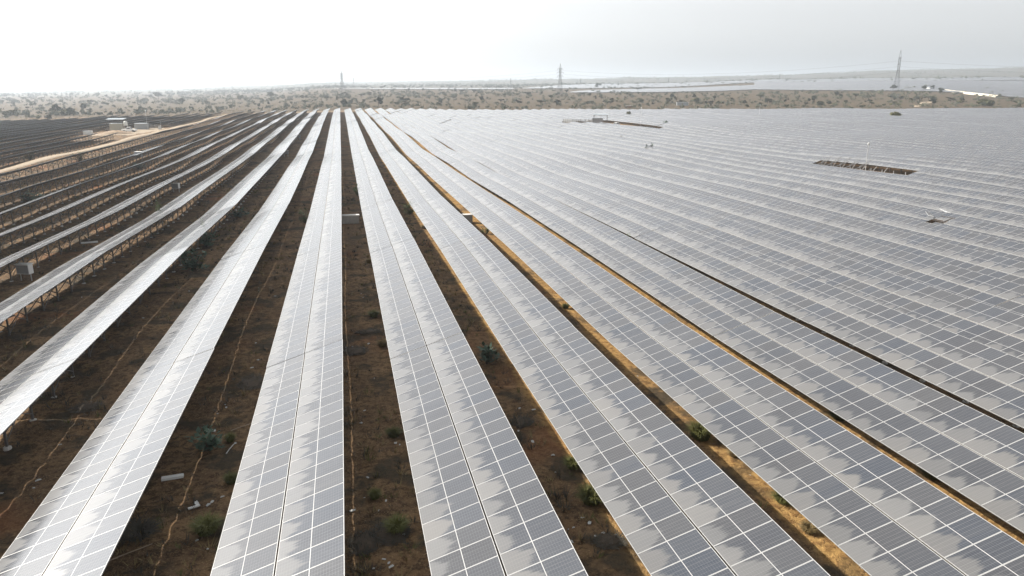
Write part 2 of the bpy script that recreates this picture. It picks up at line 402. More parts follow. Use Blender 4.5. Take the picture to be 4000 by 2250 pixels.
strip_sheet('sandy_path', [(fx2+(fx-fx2)*t+4*math.sin(t*6), fy2+(fy-fy2)*t) for t in np.linspace(0, 1, 12)], [7+3*math.sin(t*9) for t in np.linspace(0, 1, 12)], M_ROAD, .15, 6)

# ------------------------------------------------------------------ the solar tables
TAU = math.atan2(RISE, WX); SW = math.hypot(WX, RISE)
NM, MP, ML, GAP = 28, 1.02, (SW-.055)/2, .055
MWD = 1.014
TP = NM*MP+.025                        # table pitch along the row
T0 = 9.3
UPL = Vector((math.sin(TAU), 0, math.cos(TAU)))          # world up in table coordinates
def add_module(mb, u0, v0, iu=0, iv=0, dz=0.0):
    L, Wd, fr, th = ML, MWD, .011, .035
    o = [(u0, v0), (u0+L, v0), (u0+L, v0+Wd), (u0, v0+Wd)]
    i = [(u0+fr, v0+fr), (u0+L-fr, v0+fr), (u0+L-fr, v0+Wd-fr), (u0+fr, v0+Wd-fr)]
    z1, zg, z0 = dz+th, dz+th-.002, dz
    e = .0005
    mb.face([(x, y, zg) for x, y in i], 1, [(iu+e, iv+e), (iu+1-e, iv+e), (iu+1-e, iv+1-e), (iu+e, iv+1-e)])
    for k in range(4):
        k2 = (k+1) % 4
        mb.face([(*o[k], z1), (*o[k2], z1), (*i[k2], z1), (*i[k], z1)], 0)
        mb.face([(*o[k], z0), (*o[k2], z0), (*o[k2], z1), (*o[k], z1)], 0)
    mb.face([(x, y, z0) for x, y in o][::-1], 2)
MODM = [M_ALU, M_PANEL, M_BACK]
mb = MB(); add_module(mb, 0, 0); ME_MODULE = mb.mesh('solar_panel', MODM)
POSTS = [1.35+3.0*k*(28.56-2.7)/(27.0) for k in range(10)]
UR = .53*SW
def add_rails(mb, mi=0, skip_purlin=False):
    if not skip_purlin:
        for u in (.42, ML-.42, ML+GAP+.42, SW-.42):
            mb.box((u-.03, .05, -.075), (u+.03, NM*MP-.05, -.004), mi)
    for v in POSTS:
        mb.box((.12, v-.035, -.17), (SW-.15, v+.035, -.077), mi)
        a = Vector((UR, v, -.17))-UPL*1.0; mb.bar(a, (UR-1.25, v, -.17), .055, .055, mi); mb.bar(a, (UR+1.15, v, -.17), .055, .055, mi)
    for k in range(0, 9, 2):
        a, b = POSTS[k], POSTS[k+1]
        top = Vector((UR+.04, 0, -.2)); low = top-UPL*1.35
        y = Vector((0, 1, 0))
        mb.bar(top+y*a, low+y*b, .035, .035, mi); mb.bar(low+y*a, top+y*b, .035, .035, mi)
def add_post(mb, u, v, mi=0, mf=1):
    top = Vector((u, v, -.16)); h = LOWH+u*math.sin(TAU)-.16*math.cos(TAU)
    mb.bar(top, top-UPL*(h+.25), .12, .09, mi)
    g = top-UPL*h
    mb.tube([g-UPL*.2, g+UPL*.05, g+UPL*.08], [.19, .16, .07], 7, mf)
mb = MB(); add_rails(mb); ME_RAILS = mb.mesh('panel_table_frame', [M_STEEL])
def post_mesh(u):
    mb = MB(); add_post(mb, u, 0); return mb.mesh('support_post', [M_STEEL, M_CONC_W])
ME_PR = post_mesh(UR)
def table_mesh(skip=(), posts=True, seed=0):
    mb = MB()
    for a in range(2):
        for k in range(NM):
            if (a, k) in skip: continue
            add_module(mb, a*(ML+GAP), k*MP, a+2*seed, k)
    b2 = MB(); add_rails(b2, 3)
    if posts:
        for v in POSTS: add_post(b2, UR, v, 3, 4)
    mb.face; off = len(mb.v)
    mb.v += b2.v; mb.f += [tuple(i+off for i in f) for f in b2.f]; mb.m += b2.m; mb.uv += b2.uv
    return mb.mesh('panel_table', MODM+[M_STEEL, M_CONC_W])
ME_TABLE = table_mesh(); ME_TABLE_NP = table_mesh(posts=False)

def table_matrix(x, y, idx=0, k=0, flat=0.0):
    h = random.Random(int(idx*1000)+k*7919)
    far = min(1, max(0, (y-150)/200))
    z0 = float(Lz(x+WX/2, y))+h.gauss(0, .006+.055*far); z1 = float(Lz(x+WX/2, y+NM*MP))+h.gauss(0, .006+.055*far)
    hr = random.Random(int(idx*1000)); dz = hr.uniform(-1, 1)*.16*far; z0 += dz; z1 += dz
    tau = TAU+R(h.gauss(0, .25+.5*far))-flat
    c0 = RISE/2-math.sin(tau)*SW/2
    ey = Vector((0, NM*MP, z1-z0)).normalized()
    ex = Vector((math.cos(tau), 0, math.sin(tau)))
    n = ex.cross(ey).normalized(); ex = ey.cross(n).normalized()
    M = Matrix((ex, ey, n)).transposed().to_4x4(); M.translation = (x, y, z0+c0); return M

G_L = 'panel rows of the field this side of the sandy road'
ROWLAB = {
 -8: 'panel row running along the near edge of the sandy road, its back and posts showing',
 -7: 'thin edge-on panel row next to the one along the sandy road, towards the camera',
 -6: 'narrow panel row with one short stretch flashing white, near the sandy road',
 -5: 'thin white panel row just nearer than the one with the short white stretch',
 -4: 'pale panel row whose posts stand out dark, behind the row with the far junction box',
 -3: 'pale panel row with the small far junction box standing just in front of its posts',
 -2: 'white panel row with the near grey junction box standing by its dark posts',
 -1: 'white panel row with a green sprig poking up through its modules',
 0: 'broad white panel row leaving the picture at the lower left corner',
 1: 'panel row whose right edge runs straight down, left of the concrete block gap',
 2: 'panel row directly right of the gap that holds the concrete block',
 3: 'panel row right of the gap with the rounded green bush and littered brown soil',
 4: 'panel row right of the golden sunlit gap with the grass clump at its edge',
 5: 'panel row between the narrow golden gap and the thin black slit on the right',
 6: 'panel row just beyond the thin black slit on the right',
 11: 'grey panel row carrying the two loose white panels tilted up out of it',
 15: 'grey panel row with a small square hole where panels are missing',
 16: 'grey panel row with one whole table stripped to bare posts beside the lamp mast',
 17: 'grey panel row with its dark underside showing behind the stripped table',
}
def row(idx, x, k0, k1, label, group, near_k=(), post_k=(), omit=(), special=None):
    z = gz(x+WX/2, T0+k0*TP)
    r = thing('solar_panel_row', label, 'solar panel row', (x, T0+k0*TP, z), 0, group)
    Ti = Matrix.Translation((-x, -(T0+k0*TP), -z))
    for k in range(k0, k1):
        if k in omit: continue
        jit = .03*math.sin(idx*2.1+k*3.7)+(8.6 if idx == 16 else 0)
        Mt = table_matrix(x+.02*math.sin(k*5+idx), T0+k*TP+jit, idx, k, R(3.2) if (idx == -6 and k == 6) else 0.0)
        nm = k in near_k; np_ = k in post_k
        sp_ = (special or {}).get(k)
        me = ME_RAILS if nm else (ME_TABLE_NP if np_ else ME_TABLE)
        if sp_ is not None: me = sp_
        o = bpy.data.objects.new('panel_table', me); link(o, r); o.matrix_local = Ti @ Mt
        if sp_ is ME_STRIP: fill_stripped(o)
        if nm:
            for a in range(2):
                for j in range(NM):
                    m_ = bpy.data.objects.new('solar_panel', ME_MODULE); link(m_, o); m_.location = (a*(ML+GAP), j*MP, 0)
        if (nm or np_) and sp_ is None:
            for v in POSTS:
                for me_ in (ME_PR,):
                    p_ = bpy.data.objects.new('support_post', me_); link(p_, o); p_.location = (0, v, 0)
    return r

def kfirst(tmin): return max(-1, int(math.floor((tmin-T0)/TP)))
ME_HOLE = table_mesh(skip=[(1, 15), (1, 16), (0, 15), (0, 16)][:2]+[(0, 15)])
ME_BROKEN = table_mesh(skip=[(1, 27), (1, 26), (0, 27)])
def stripped_base():
    mb = MB()
    for u in (.42, ML-.42, ML+GAP+.42, SW-.42): mb.box((u-.03, .05, -.075), (u+.03, 2.03, -.004), 0)
    for v in POSTS[:1]: mb.box((.12, v-.035, -.17), (SW-.15, v+.035, -.077), 0)
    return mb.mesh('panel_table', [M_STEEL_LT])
def fill_stripped(o):
    for a in range(2):
        for k in range(2):
            m_ = bpy.data.objects.new('solar_panel', ME_MODULE); link(m_, o); m_.location = (a*(ML+GAP), k*MP, 0)
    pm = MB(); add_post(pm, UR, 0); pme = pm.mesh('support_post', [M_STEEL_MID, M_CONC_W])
    for i, v in enumerate(POSTS):
        p_ = bpy.data.objects.new('support_post', pme); link(p_, o); p_.location = (0, v, 0)
        low = Vector((UR, 0, -.17))-UPL*.95
        if i >= 5:
            m1 = MB(); m1.box((.12, -.05, -.17), (SW-.15, .05, -.05)); m1.bar((SW*.5, .2, -.1), (SW+.4, -.2, .55), .08, .08)
            q = m1.build('rafter', M_STEEL_MID, o, (0, v, 0))
            m2 = MB(); m2.bar(low, (UR-1.25, 0, -.18), .08, .08); m2.bar(low, (UR+1.15, 0, -.18), .08, .08); m2.build('brace', M_STEEL_MID, o, (0, v, 0))
        elif i in (3, 4):
            m2 = MB(); m2.bar(low, (UR+1.15, 0, -.25), .08, .08); m2.build('brace', M_STEEL_MID, o, (0, v, 0))
ME_STRIP = stripped_base()
GR = 'tightly packed panel rows of the grey field on the right'
GL2 = 'panel rows of the block beyond the sandy road'
K_END = 17
for i in range(-8, 89):
    x = X0+PX*i
    xm = x+WX/2
    tmin = xm*.80-26 if xm > 0 else -xm*2.1-22
    k0 = kfirst(tmin)
    if k0 >= K_END: continue
    vis = xm*.9 if xm > 0 else -xm*2.44
    kv = max(0, int(math.floor((vis-T0)/TP)))
    near_k = (kv, kv+1) if -4 <= i <= 13 else ()
    if 0 <= i <= 3: near_k = (0, 1)
    post_k = tuple(range(kv, kv+9)) if i <= 0 else ()
    omit = (); spc = {}
    if i == 11: spc = {1: ME_BROKEN}; near_k = tuple(k for k in near_k if k != 1)
    if i == 15: spc = {7: ME_HOLE}
    if i == 16: spc = {3: ME_STRIP}
    if i in (17, 18, 19): omit = (11,)
    if i in (20, 21): omit = (9, 10, 11)
    lab = ROWLAB.get(i)
    row(i, x, k0, K_END, lab or 'grey panel row merging with its neighbours into one sheet on the right', None if lab else GR, near_k, post_k, omit, spc)
for q in range(17):
    i = -10.0-q; x = X0+PX*i; xm = x+WX/2
    k0 = kfirst(-xm*2.1-22); k1 = int(round((500-q*5.0-T0)/TP))
    omit = (9, 10) if q in (1, 2) else ((10,) if q == 3 else ())
    if q == 0: omit = (9, 10, 11)
    if k0 >= k1: continue
    vis = max(0, int((-xm*2.44-T0)/TP))
    lab = {0: 'first panel row beyond the sandy road, its posts standing in pale sand'}.get(q)
    row(i, x, k0, k1, lab or 'dark panel row seen from behind beyond the sandy road', None if lab else GL2, (), tuple(range(vis, vis+6)) if q < 4 else (), omit)

def at_row(i, frac, y, h=0.0):
    """a point on the surface of row i"""
    x = X0+PX*i+WX*frac; return Vector((x, y, float(Lz(X0+PX*i+WX/2, y))+RISE*frac+h))
# two loose panels
for n_, (fr, dy, rx, lb) in enumerate([(.60, 66.2, .5, 'loose white panel lying askew on the low side of the gap in the grey row'),
                                       (.97, 65.6, .35, 'loose white panel propped on the high edge of the same grey row')]):
    o = inst('loose_panel', ME_MODULE); o.location = at_row(11, fr, dy, .25)
    o.rotation_euler = (.25, -rx*.6, 1.2+.3*n_); o.scale = (.55, .6, 1); tag(o, lb, 'solar panel')

# ------------------------------------------------------------------ distant solar fields on the rising land
def far_field(poly, label, step=6.42, seg=30.0):
    """panel strips inside a polygon given as (bearing deg, range m)"""
    pts = [(r*math.sin(R(a)), r*math.cos(R(a))) for a, r in poly]
    xs = [p[0] for p in pts]; mb = MB()
    x = min(xs)
    def spans(x):
        ys = []
        for (ax, ay), (bx, by) in zip(pts, pts[1:]+pts[:1]):
            if (ax <= x) != (bx <= x): ys.append(ay+(x-ax)/(bx-ax)*(by-ay))
        ys.sort(); return list(zip(ys[::2], ys[1::2]))
    while x < max(xs):
        for y0, y1 in spans(x):
            y = y0
            while y < y1-4:
                ye = min(y+seg, y1)
                za, zb = float(Lz(x+2, y)), float(Lz(x+2, ye)); 
                A = [(x, y, za), (x+WX, y, za+RISE), (x+WX, ye, zb+RISE), (x, ye, zb)]
                nk = int((ye-y)/1.02); s0 = random.randint(0, 40)
                mb.face(A, 0, [(0, s0), (2, s0), (2, s0+nk), (0, s0+nk)])
                mb.face([(p[0], p[1], p[2]-.05) for p in A][::-1], 1)
                y = ye+.4
        x += step
    o = mb.build('distant_solar_field', [M_PANEL, M_BACK])
    tag(o, label, 'solar field', None, 'stuff'); return o
far_field([(30.5, 1290), (33, 1255), (37, 1215), (41, 1190), (45, 1165), (48, 1100), (54, 1000), (54, 1720), (30.5, 1720)], 'pale panel field behind the cream boundary wall at the far right')
far_field([(17, 1190), (20, 1185), (24, 1200), (28.5, 1235), (30.6, 1290), (30.6, 1520), (23, 1490), (18.5, 1330)], 'narrow pale strip of panels just behind the scrub, right of the middle pylon')
far_field([(13.5, 1720), (18, 1680), (24, 1690), (30, 1760), (38, 1800), (47, 1820), (48, 2400), (36, 2450), (26, 2450), (19, 2300), (14.5, 2000)], 'wide pale sheet of panels below the far hills')
far_field([(-2, 1660), (3, 1640), (12.8, 1600), (12.8, 1740), (6, 1750), (0, 1740)], 'thin white line of far panels near the left pylon')

# ------------------------------------------------------------------ plants
def leaf_blob(mb, c, rad, n, size, mi=0, squash=1.0, rs=random):
    for _ in range(n):
        d = Vector((rs.gauss(0, 1), rs.gauss(0, 1), rs.gauss(0, 1))); d.normalize()
        p = Vector(c)+Vector((d.x*rad, d.y*rad, d.z*rad*squash))*(rs.random()**.45)
        a = Vector((rs.gauss(0, 1), rs.gauss(0, 1), rs.gauss(0, 1))).normalized(); b = a.orthogonal().normalized()
        s = size*rs.uniform(.6, 1.3)
        mb.face([p-a*s, p-b*s*.55, p+a*s, p+b*s*.55], mi)
def tree_meshes(kind, seed):
    rs = random.Random(seed); t = MB(); c = MB()
    H = 1.0
    if kind == 'round':
        t.tube([(0, 0, -.05), (.02, .01, .18), (.0, .03, .34)], [.035, .028, .02], 6)
        for k in range(9):
            a = rs.uniform(0, 6.28); rr = rs.uniform(.05, .34); z = rs.uniform(.38, .82)
            p = (math.cos(a)*rr, math.sin(a)*rr, z)
            t.tube([(0, .02, .3), (p[0]*.6, p[1]*.6, z*.8), p], [.016, .010, .004], 4)
            leaf_blob(c, p, rs.uniform(.13, .22), 110, .055, 0, .8, rs)
    elif kind == 'flat':
        t.tube([(0, 0, -.05), (.03, 0, .25), (.01, .02, .5)], [.035, .026, .018], 6)
        for k in range(9):
            a = rs.uniform(0, 6.28); rr = rs.uniform(.1, .5); z = rs.uniform(.62, .86)
            p = (math.cos(a)*rr, math.sin(a)*rr, z)
            t.tube([(0, .02, .42), (p[0]*.6, p[1]*.6, z*.86), p], [.016, .010, .004], 4)
            leaf_blob(c, p, rs.uniform(.14, .22), 95, .055, 0, .5, rs)
    elif kind == 'bush':
        for k in range(9):
            a = rs.uniform(0, 6.28); rr = rs.uniform(.05, .42); z = rs.uniform(.15, .62)
            p = (math.cos(a)*rr, math.sin(a)*rr, z)
            t.tube([(0, 0, -.03), (p[0]*.5, p[1]*.5, z*.6), p], [.02, .012, .004], 4)
            leaf_blob(c, p, rs.uniform(.16, .26), 100, .06, 0, .8, rs)
    else:   # thin, half bare
        t.tube([(0, 0, -.05), (.03, 0, .3), (-.02, .02, .62), (.02, 0, .9)], [.03, .022, .014, .005], 5)
        for k in range(8):
            a = rs.uniform(0, 6.28); rr = rs.uniform(.08, .26); z = rs.uniform(.35, .95)
            p = (math.cos(a)*rr, math.sin(a)*rr, z)
            t.tube([(0, 0, z*.6), p], [.012, .004], 4)
            leaf_blob(c, p, rs.uniform(.09, .15), 28, .04, 0, .9, rs)
    return t, c
TREES = {}
for kn, mats in (('round', M_LEAF_D), ('flat', M_LEAF_D), ('bush', M_LEAF_O), ('thin', M_LEAF_D)):
    TREES[kn] = []
    for s_ in range(4):
        t, c = tree_meshes(kn, s_+{'round': 10, 'flat': 20, 'bush': 30, 'thin': 40}[kn])
        tm = t.mesh('trunk', [M_BARK]); cm = c.mesh('crown', [mats])
        off = len(c.v); c.v += t.v; c.f += [tuple(i+off for i in f) for f in t.f]; c.m += [1]*len(t.f); c.uv += t.uv
        TREES[kn].append((tm, cm, c.mesh('scrub_tree', [mats, M_BARK])))
def tree(kind, x, y, h, w, label, group=None, parts=True, name='scrub_tree', cat='tree', var=None):
    tm, cm, jm = random.choice(TREES[kind]) if var is None else TREES[kind][var]
    z = gz(x, y); rz = random.uniform(0, 6.28)
    if parts:
        r = thing(name, label, cat, (x, y, z-.1), rz, group); r.scale = (w, w, h)
        o1 = bpy.data.objects.new('trunk', tm); link(o1, r); o2 = bpy.data.objects.new('crown', cm); link(o2, r)
        return r
    o = inst(name, jm, None, (x, y, z-.1), rz, (w, w, h)); tag(o, label, cat, group); return o
# trees read off the photo: (px, py of the foot, height px, width px, kind, label)
NAMED = [
 (620, 388, 26, 38, 'round', 'large round dark tree standing alone on the hazy plain at left'),
 (250, 450, 34, 80, 'bush', 'broad dark thicket at the left, behind the panel block'),
 (45, 452, 30, 62, 'bush', 'dark low thicket at the left border of the plain'),
 (185, 464, 22, 34, 'bush', 'rounded bush just behind the left panel block'),
 (150, 463, 20, 26, 'bush', 'small bush left of the rounded one behind the left panel block'),
 (330, 434, 30, 30, 'round', 'two-stemmed dark tree right of the broad thicket'),
 (552, 437, 22, 22, 'round', 'compact dark tree behind the guard hut roof'),
 (1060, 385, 24, 38, 'round', 'flat-bottomed dark tree left of the left pylon'),
 (1345, 414, 26, 34, 'round', 'dark tree right behind the row ends below the left pylon'),
 (1255, 417, 20, 36, 'bush', 'wide bush behind the row ends left of the tree below the left pylon'),
 (1585, 412, 17, 28, 'bush', 'bush behind the ridge of row ends right of the left pylon'),
 (2490, 357, 16, 30, 'flat', 'dark flat tree in front of the pale distant panels'),
 (2335, 347, 22, 26, 'round', 'tall dark tree on the edge of the distant panel field'),
 (2970, 386, 16, 26, 'flat', 'umbrella-shaped dark tree at the far edge of the scrub'),
 (3180, 402, 28, 24, 'round', 'upright dark tree in the scrub right of centre'),
 (3200, 420, 24, 30, 'round', 'tree in front of the upright one in the scrub right of centre'),
 (3268, 376, 18, 26, 'round', 'dark tree on the scrub skyline left of the right pylon'),
 (3490, 350, 18, 30, 'round', 'dark tree at the foot of the right pylon'),
 (3610, 355, 20, 24, 'round', 'dark tree left of the end of the cream wall'),
 (3640, 352, 18, 22, 'round', 'second dark tree left of the end of the cream wall'),
 (3675, 368, 24, 26, 'round', 'dark tree standing against the far end of the cream wall'),
 (3640, 411, 24, 32, 'round', 'round dark green bush beside the sandy path'),
 (3845, 414, 38, 56, 'bush', 'big round green bush in front of the near end of the cream wall'),
 (3590, 407, 28, 30, 'thin', 'half bare tree left of the sandy path'),
 (3495, 408, 18, 22, 'bush', 'small green bush left of the sandy path'),
 (2655, 410, 18, 30, 'round', 'dark tree by the low shed behind the row ends'),
 (2720, 408, 26, 24, 'round', 'leafy tree right of the low shed'),
]
for px, py, hp, wp, kind, lab in NAMED:
    x, y = ground_at(px, py); D = (x*math.sin(YAW)+y*math.cos(YAW))
    tree(kind, x, y, max(1.5, hp*D/FPX*1.08), max(1.5, wp*D/FPX*1.05), lab)
# the many others in the scrub
G_T = 'scattered trees and bushes of the scrub beyond the panels'
cnt = 0
while cnt < 262:
    px = random.uniform(-40, 4040)
    lo = 455 if px < 300 else (440 if px < 800 else (418 if px < 3000 else 420))
    hi = 366 if px < 1000 else (352 if px < 1800 else (364 if px < 2600 else 384))
    if px > 3650: hi, lo = 398, 420
    q = random.random()**1.25
    py = hi+(lo-hi)*q
    dens = noise.noise(Vector((px*.004, py*.05, 3)))
    if dens < random.uniform(-.6, .25): continue
    x, y = ground_at(px, py); r_ = math.hypot(x, y)
    if r_ < 512 or y < 508 or r_ > 3500: continue
    kind = random.choices(['round', 'flat', 'bush', 'thin'], [4, 2, 4, 2.2])[0]
    h = random.uniform(3.4, 6.4) if kind != 'bush' else random.uniform(2.2, 4.0)
    if random.random() < .12: h *= 1.4
    w = h*random.uniform(.85, 1.35) if kind != 'thin' else h*.9
    if kind == 'bush': w = h*random.uniform(1.2, 2.2)
    lab = {'round': 'small round-crowned tree among many in the dry scrub', 'flat': 'small flat-topped tree among many in the dry scrub',
           'bush': 'low olive bush among many in the dry scrub', 'thin': 'thin half bare tree among many in the dry scrub'}[kind]
    tree(kind, x, y, h, w, lab, G_T+', '+kind, parts=False, name='scrub_bush' if kind == 'bush' else 'scrub_tree', cat='bush' if kind == 'bush' else 'tree')
    cnt += 1
# far-off wood and scrub that reads as one mass
mb = MB(); rs = random.Random(5)
n_ = 0
while n_ < 9500:
    a = rs.uniform(-34, 60); r_ = 545*math.exp(rs.random()*math.log(6200/545))
    x, y = r_*math.sin(R(a)), r_*math.cos(R(a))
    if noise.noise(Vector((x*.0022, y*.0022, 1))) < rs.uniform(-.5, .3): continue
    inside = (30 < a < 55 and 1150 < r_ < 1730) or (13.5 < a < 48 and 1790 < r_ < 2430) or (17 < a < 30.5 and 1180 < r_ < 1490) or (-2 < a < 13 and 1600 < r_ < 1750)
    if inside and rs.random() < .82: continue
    if y < 530 or (r_ < 1900 and rs.random() < .62): continue
    z = gz(x, y); h = rs.uniform(2.0, 5.0)*(1.75 if r_ > 2000 else (1.1 if r_ > 900 else .75)); w = h*rs.uniform(.8, 1.7)
    for b in range(5 if r_ < 2500 else 3):
        leaf_blob(mb, (x+rs.uniform(-.4, .4)*w, y+rs.uniform(-.4, .4)*w, z+h*rs.uniform(.35, .7)), w*.32, 7, h*.22, 0, .8, rs)
    n_ += 1
tag(mb.build('distant_scrub', M_LEAF_D), 'far-off hazy scrub and wood covering the plain and hills', 'scrub', None, 'stuff')
# low dry tussocks over the open scrub
mb = MB()
for _ in range(5000):
    a = rs.uniform(-30, 55); r_ = 505*math.exp(rs.random()*math.log(1300/505)); x, y = r_*math.sin(R(a)), r_*math.cos(R(a))
    if y < 506: continue
    leaf_blob(mb, (x, y, gz(x, y)+.25), rs.uniform(.5, 1.3), 6, .35, 0, .4, rs)
tag(mb.build('dry_scrub_grass', M_DRY), 'dry tussock grass over the open scrub land', 'grass', None, 'stuff')

# plants in and between the rows
def shrub_mesh(seed, n=70, leaf=.09, spread=.5, height=1.0, mat=M_LEAF, upright=False):
    rs = random.Random(seed); t = MB(); c = MB()
    for k in range(16):
        a = rs.uniform(0, 6.28); rr = spread*rs.uniform(.1, 1.15); z = height*rs.uniform(.25, 1.05)*(1-.35*rr/spread)
        p = Vector((math.cos(a)*rr, math.sin(a)*rr, z)); q = Vector((p.x*.35, p.y*.35, z*.5))
        t.tube([(0, 0, -.05), q, p], [.018, .012, .005], 4)
        for j in range(n//4):
            f = rs.uniform(.3, 1); c0 = (q.lerp(p, f) if f > .5 else q*f*2)+Vector((rs.gauss(0, .06), rs.gauss(0, .06), rs.gauss(0, .05)))
            d = Vector((rs.gauss(0, 1), rs.gauss(0, 1), rs.uniform(.0, .9))).normalized(); s = d.cross(Vector((0, 0, 1))).normalized()
            L = leaf*rs.uniform(.8, 1.8); Wd = leaf*rs.uniform(.35, .6)
            c.face([c0, c0+d*L*.5+s*Wd*.8, c0+d*L, c0+d*L*.5-s*Wd*.8])
    return t.mesh('stem', [M_BARK]), c.mesh('foliage', [mat])
def grass_mesh(seed, n=420, spread=.45, height=.8, mat=M_GRASS):
    rs = random.Random(seed); c = MB()
    for _ in range(n):
        a = rs.uniform(0, 6.28); r0 = spread*.55*rs.random()**.6; b = Vector((math.cos(a)*r0, math.sin(a)*r0, 0))
        a2 = a+rs.gauss(0, .7); hh = height*rs.uniform(.5, 1.1); o_ = Vector((math.cos(a2), math.sin(a2), 0))
        s = Vector((-o_.y, o_.x, 0))*.012
        m_ = b+o_*spread*.25+Vector((0, 0, hh*.65)); e = b+o_*spread*rs.uniform(.5, 1)+Vector((0, 0, hh*rs.uniform(.6, 1)))
        c.face([b-s, b+s, m_+s, m_-s]); c.face([m_-s, m_+s, e])
    return c.mesh('blades', [mat])
SHR = {'green': [shrub_mesh(k, 90, .10, .5, 1.0, M_LEAF) for k in range(3)],
       'blue': [shrub_mesh(k+9, 44, .19, .55, 1.0, M_LEAF_B) for k in range(3)]}
GRS = {'green': [grass_mesh(k) for k in range(3)], 'dry': [grass_mesh(k+5, 300, .45, .7, M_DRY) for k in range(3)], 'brush': [grass_mesh(k+9, 300, .6, .4, M_BRUSH) for k in range(3)]}
PLANTS = [  # px, py of the foot, width m, height m, type, label
 (1192, 870, 1.5, 2.0, 'green', 'leafy light green shrub in the gap left of the straight-edged row'),
 (1395, 765, 1.5, 2.1, 'green', 'leafy green shrub at the left edge of the row right of the concrete block'),
 (1602, 838, 2.0, 1.7, 'green', 'rounded dark green bush between the second and third rows right of the straight edge'),
 (1900, 1425, 1.25, 1.5, 'blue', 'spiky blue-green shrub in the brown gap right of centre'),
 (757, 1060, 2.3, 2.2, 'blue', 'large dark shrub in the shade beneath the row with the green sprig'),
 (812, 962, 2.0, 1.7, 'blue', 'dark shrub behind the large one in the same shady gap'),
 (930, 850, 2.4, 1.4, 'blue', 'low spreading dark shrub further up the shady gap'),
 (812, 1765, 1.25, 1.2, 'blue', 'broad-leaved blue-green shrub at lower left beside the white strip'),
 (1902, 915, 1.1, 1.1, 'green', 'light green shrub in the golden gap beyond the second concrete block'),
 (315, 630, 3.0, 2.4, 'green', 'dark green bush standing between the posts of the row along the sandy road'),
 (120, 625, 2.6, 2.2, 'green', 'dark green bush among the posts beyond the sandy road'),
 (110, 788, 3.0, 1.6, 'blue', 'dark bush among the posts at the left edge'),
 (540, 660, 2.2, 1.5, 'blue', 'dark bush among the left rows, right of the row along the road'),
]
for px, py, w, h, ty, lab in PLANTS:
    x, y = ground_at(px, py)
    st, fo = random.choice(SHR[ty]); r = thing('shrub', lab, 'shrub', (x, y, gz(x, y)), random.uniform(0, 6), None); r.scale = (w, w, h)
    link(bpy.data.objects.new('stem', st), r); link(bpy.data.objects.new('foliage', fo), r)
# the sprig that grows up through row -1 and the plants sticking out of the grey field
st, fo = SHR['green'][1]
for i, fr, y, w, h, lab, mats in [
  (-1, .52, 83.5, .5, 2.9, 'thin green sprig poking up through the panels of a left white row', 'green'),
  (-2, .05, 101.0, .9, 2.9, 'light green shrub reaching over the low edge of the row behind the sprig', 'green'),
  (5, 1.12, 63.0, .45, 2.9, 'tiny green sprig in the thin black slit on the right', 'green'),
  (13, .9, 176.0, 2.4, 3.2, 'grey twiggy bush poking through the grey panels below the inverter station', 'blue'),
  (23, .2, 303.0, 3.0, 3.6, 'small bush at the long dark gap right of the white car', 'blue')]:
    x = X0+PX*i+WX*fr; st, fo = SHR[mats][i % 3]
    r = thing('shrub', lab, 'shrub', (x, y, gz(x, y)), 1.0*i, None); r.scale = (w, w, h)
    link(bpy.data.objects.new('stem', st), r); link(bpy.data.objects.new('foliage', fo), r)
for i, fr, y, w, h, lab in [(49, .8, 366.0, 8.5, 7.2, 'dark tree standing up out of the grey panel field at the far right'),
                            (27, .9, 417.0, 3.4, 5.6, 'small dark tree poking out of the panels near their far edge')]:
    tree('bush', X0+PX*i+WX*fr, y, h, w, lab)
CLUMPS = [
 (2737, 1712, 1.5, 1.0, 'green', 'large green grass clump in the golden strip on the right'),
 (2310, 1965, 1.3, .8, 'green', 'pale topped grass clump against the right row at the bottom'),
 (2240, 1830, 1.0, .6, 'green', 'dark green tuft in the shade above the pale topped clump'),
 (1460, 1240, 1.0, .6, 'green', 'round green tuft in the bare gap below the concrete block'),
 (1495, 1355, .9, .7, 'dry', 'pale dry tuft against the left edge of the row right of the concrete block'),
 (1440, 1028, .8, .7, 'dry', 'small dry tuft halfway down the gap below the concrete block'),
 (1660, 893, 1.2, .7, 'dry', 'dry grey tuft below the rounded dark green bush'),
 (1540, 1705, .9, .5, 'green', 'low green tuft near the bottom of the central gap'),
 (1465, 1950, .6, .5, 'green', 'tiny green plant in the middle of the central gap'),
 (900, 1725, .6, .5, 'green', 'small tuft beside the straight-edged row at lower left'),
 (905, 1890, .7, .6, 'green', 'dark tuft by the low edge of the straight-edged row'),
 (810, 2085, 1.2, .8, 'green', 'wide grass tuft at lower left between the two white rows'),
 (540, 2090, 1.3, .9, 'brush', 'dark brush clump in the shade at the bottom left'),
 (1550, 2080, 1.0, .7, 'green', 'green tuft by the dark ash patch at the bottom'),
 (3060, 1965, 1.0, .5, 'green', 'dark green tuft in the shadow of the right golden strip'),
 (3280, 1640, 1.1, .5, 'green', 'low bush in the narrow golden strip at right'),
 (3640, 1865, 1.2, .6, 'green', 'bush in the lower part of the narrow golden strip'),
 (2460, 1400, .7, .4, 'green', 'small grass tuft in the middle of the golden strip'),
 (2210, 1205, .7, .5, 'green', 'dark tuft high up in the golden strip'),
 (1730, 1300, .9, .5, 'green', 'green tuft at the upper end of the brown gap right of centre'),
 (2870, 1785, .8, .5, 'dry', 'dry pale tuft below the large green grass clump'),
 (3160, 2080, .8, .5, 'dry', 'dry tuft in the golden strip near the lower right'),
]
for px, py, w, h, ty, lab in CLUMPS:
    x, y = ground_at(px, py)
    o = inst('grass_clump', random.choice(GRS[ty]), None, (x, y, gz(x, y)), random.uniform(0, 6), (w, w, h)); tag(o, lab, 'grass clump')
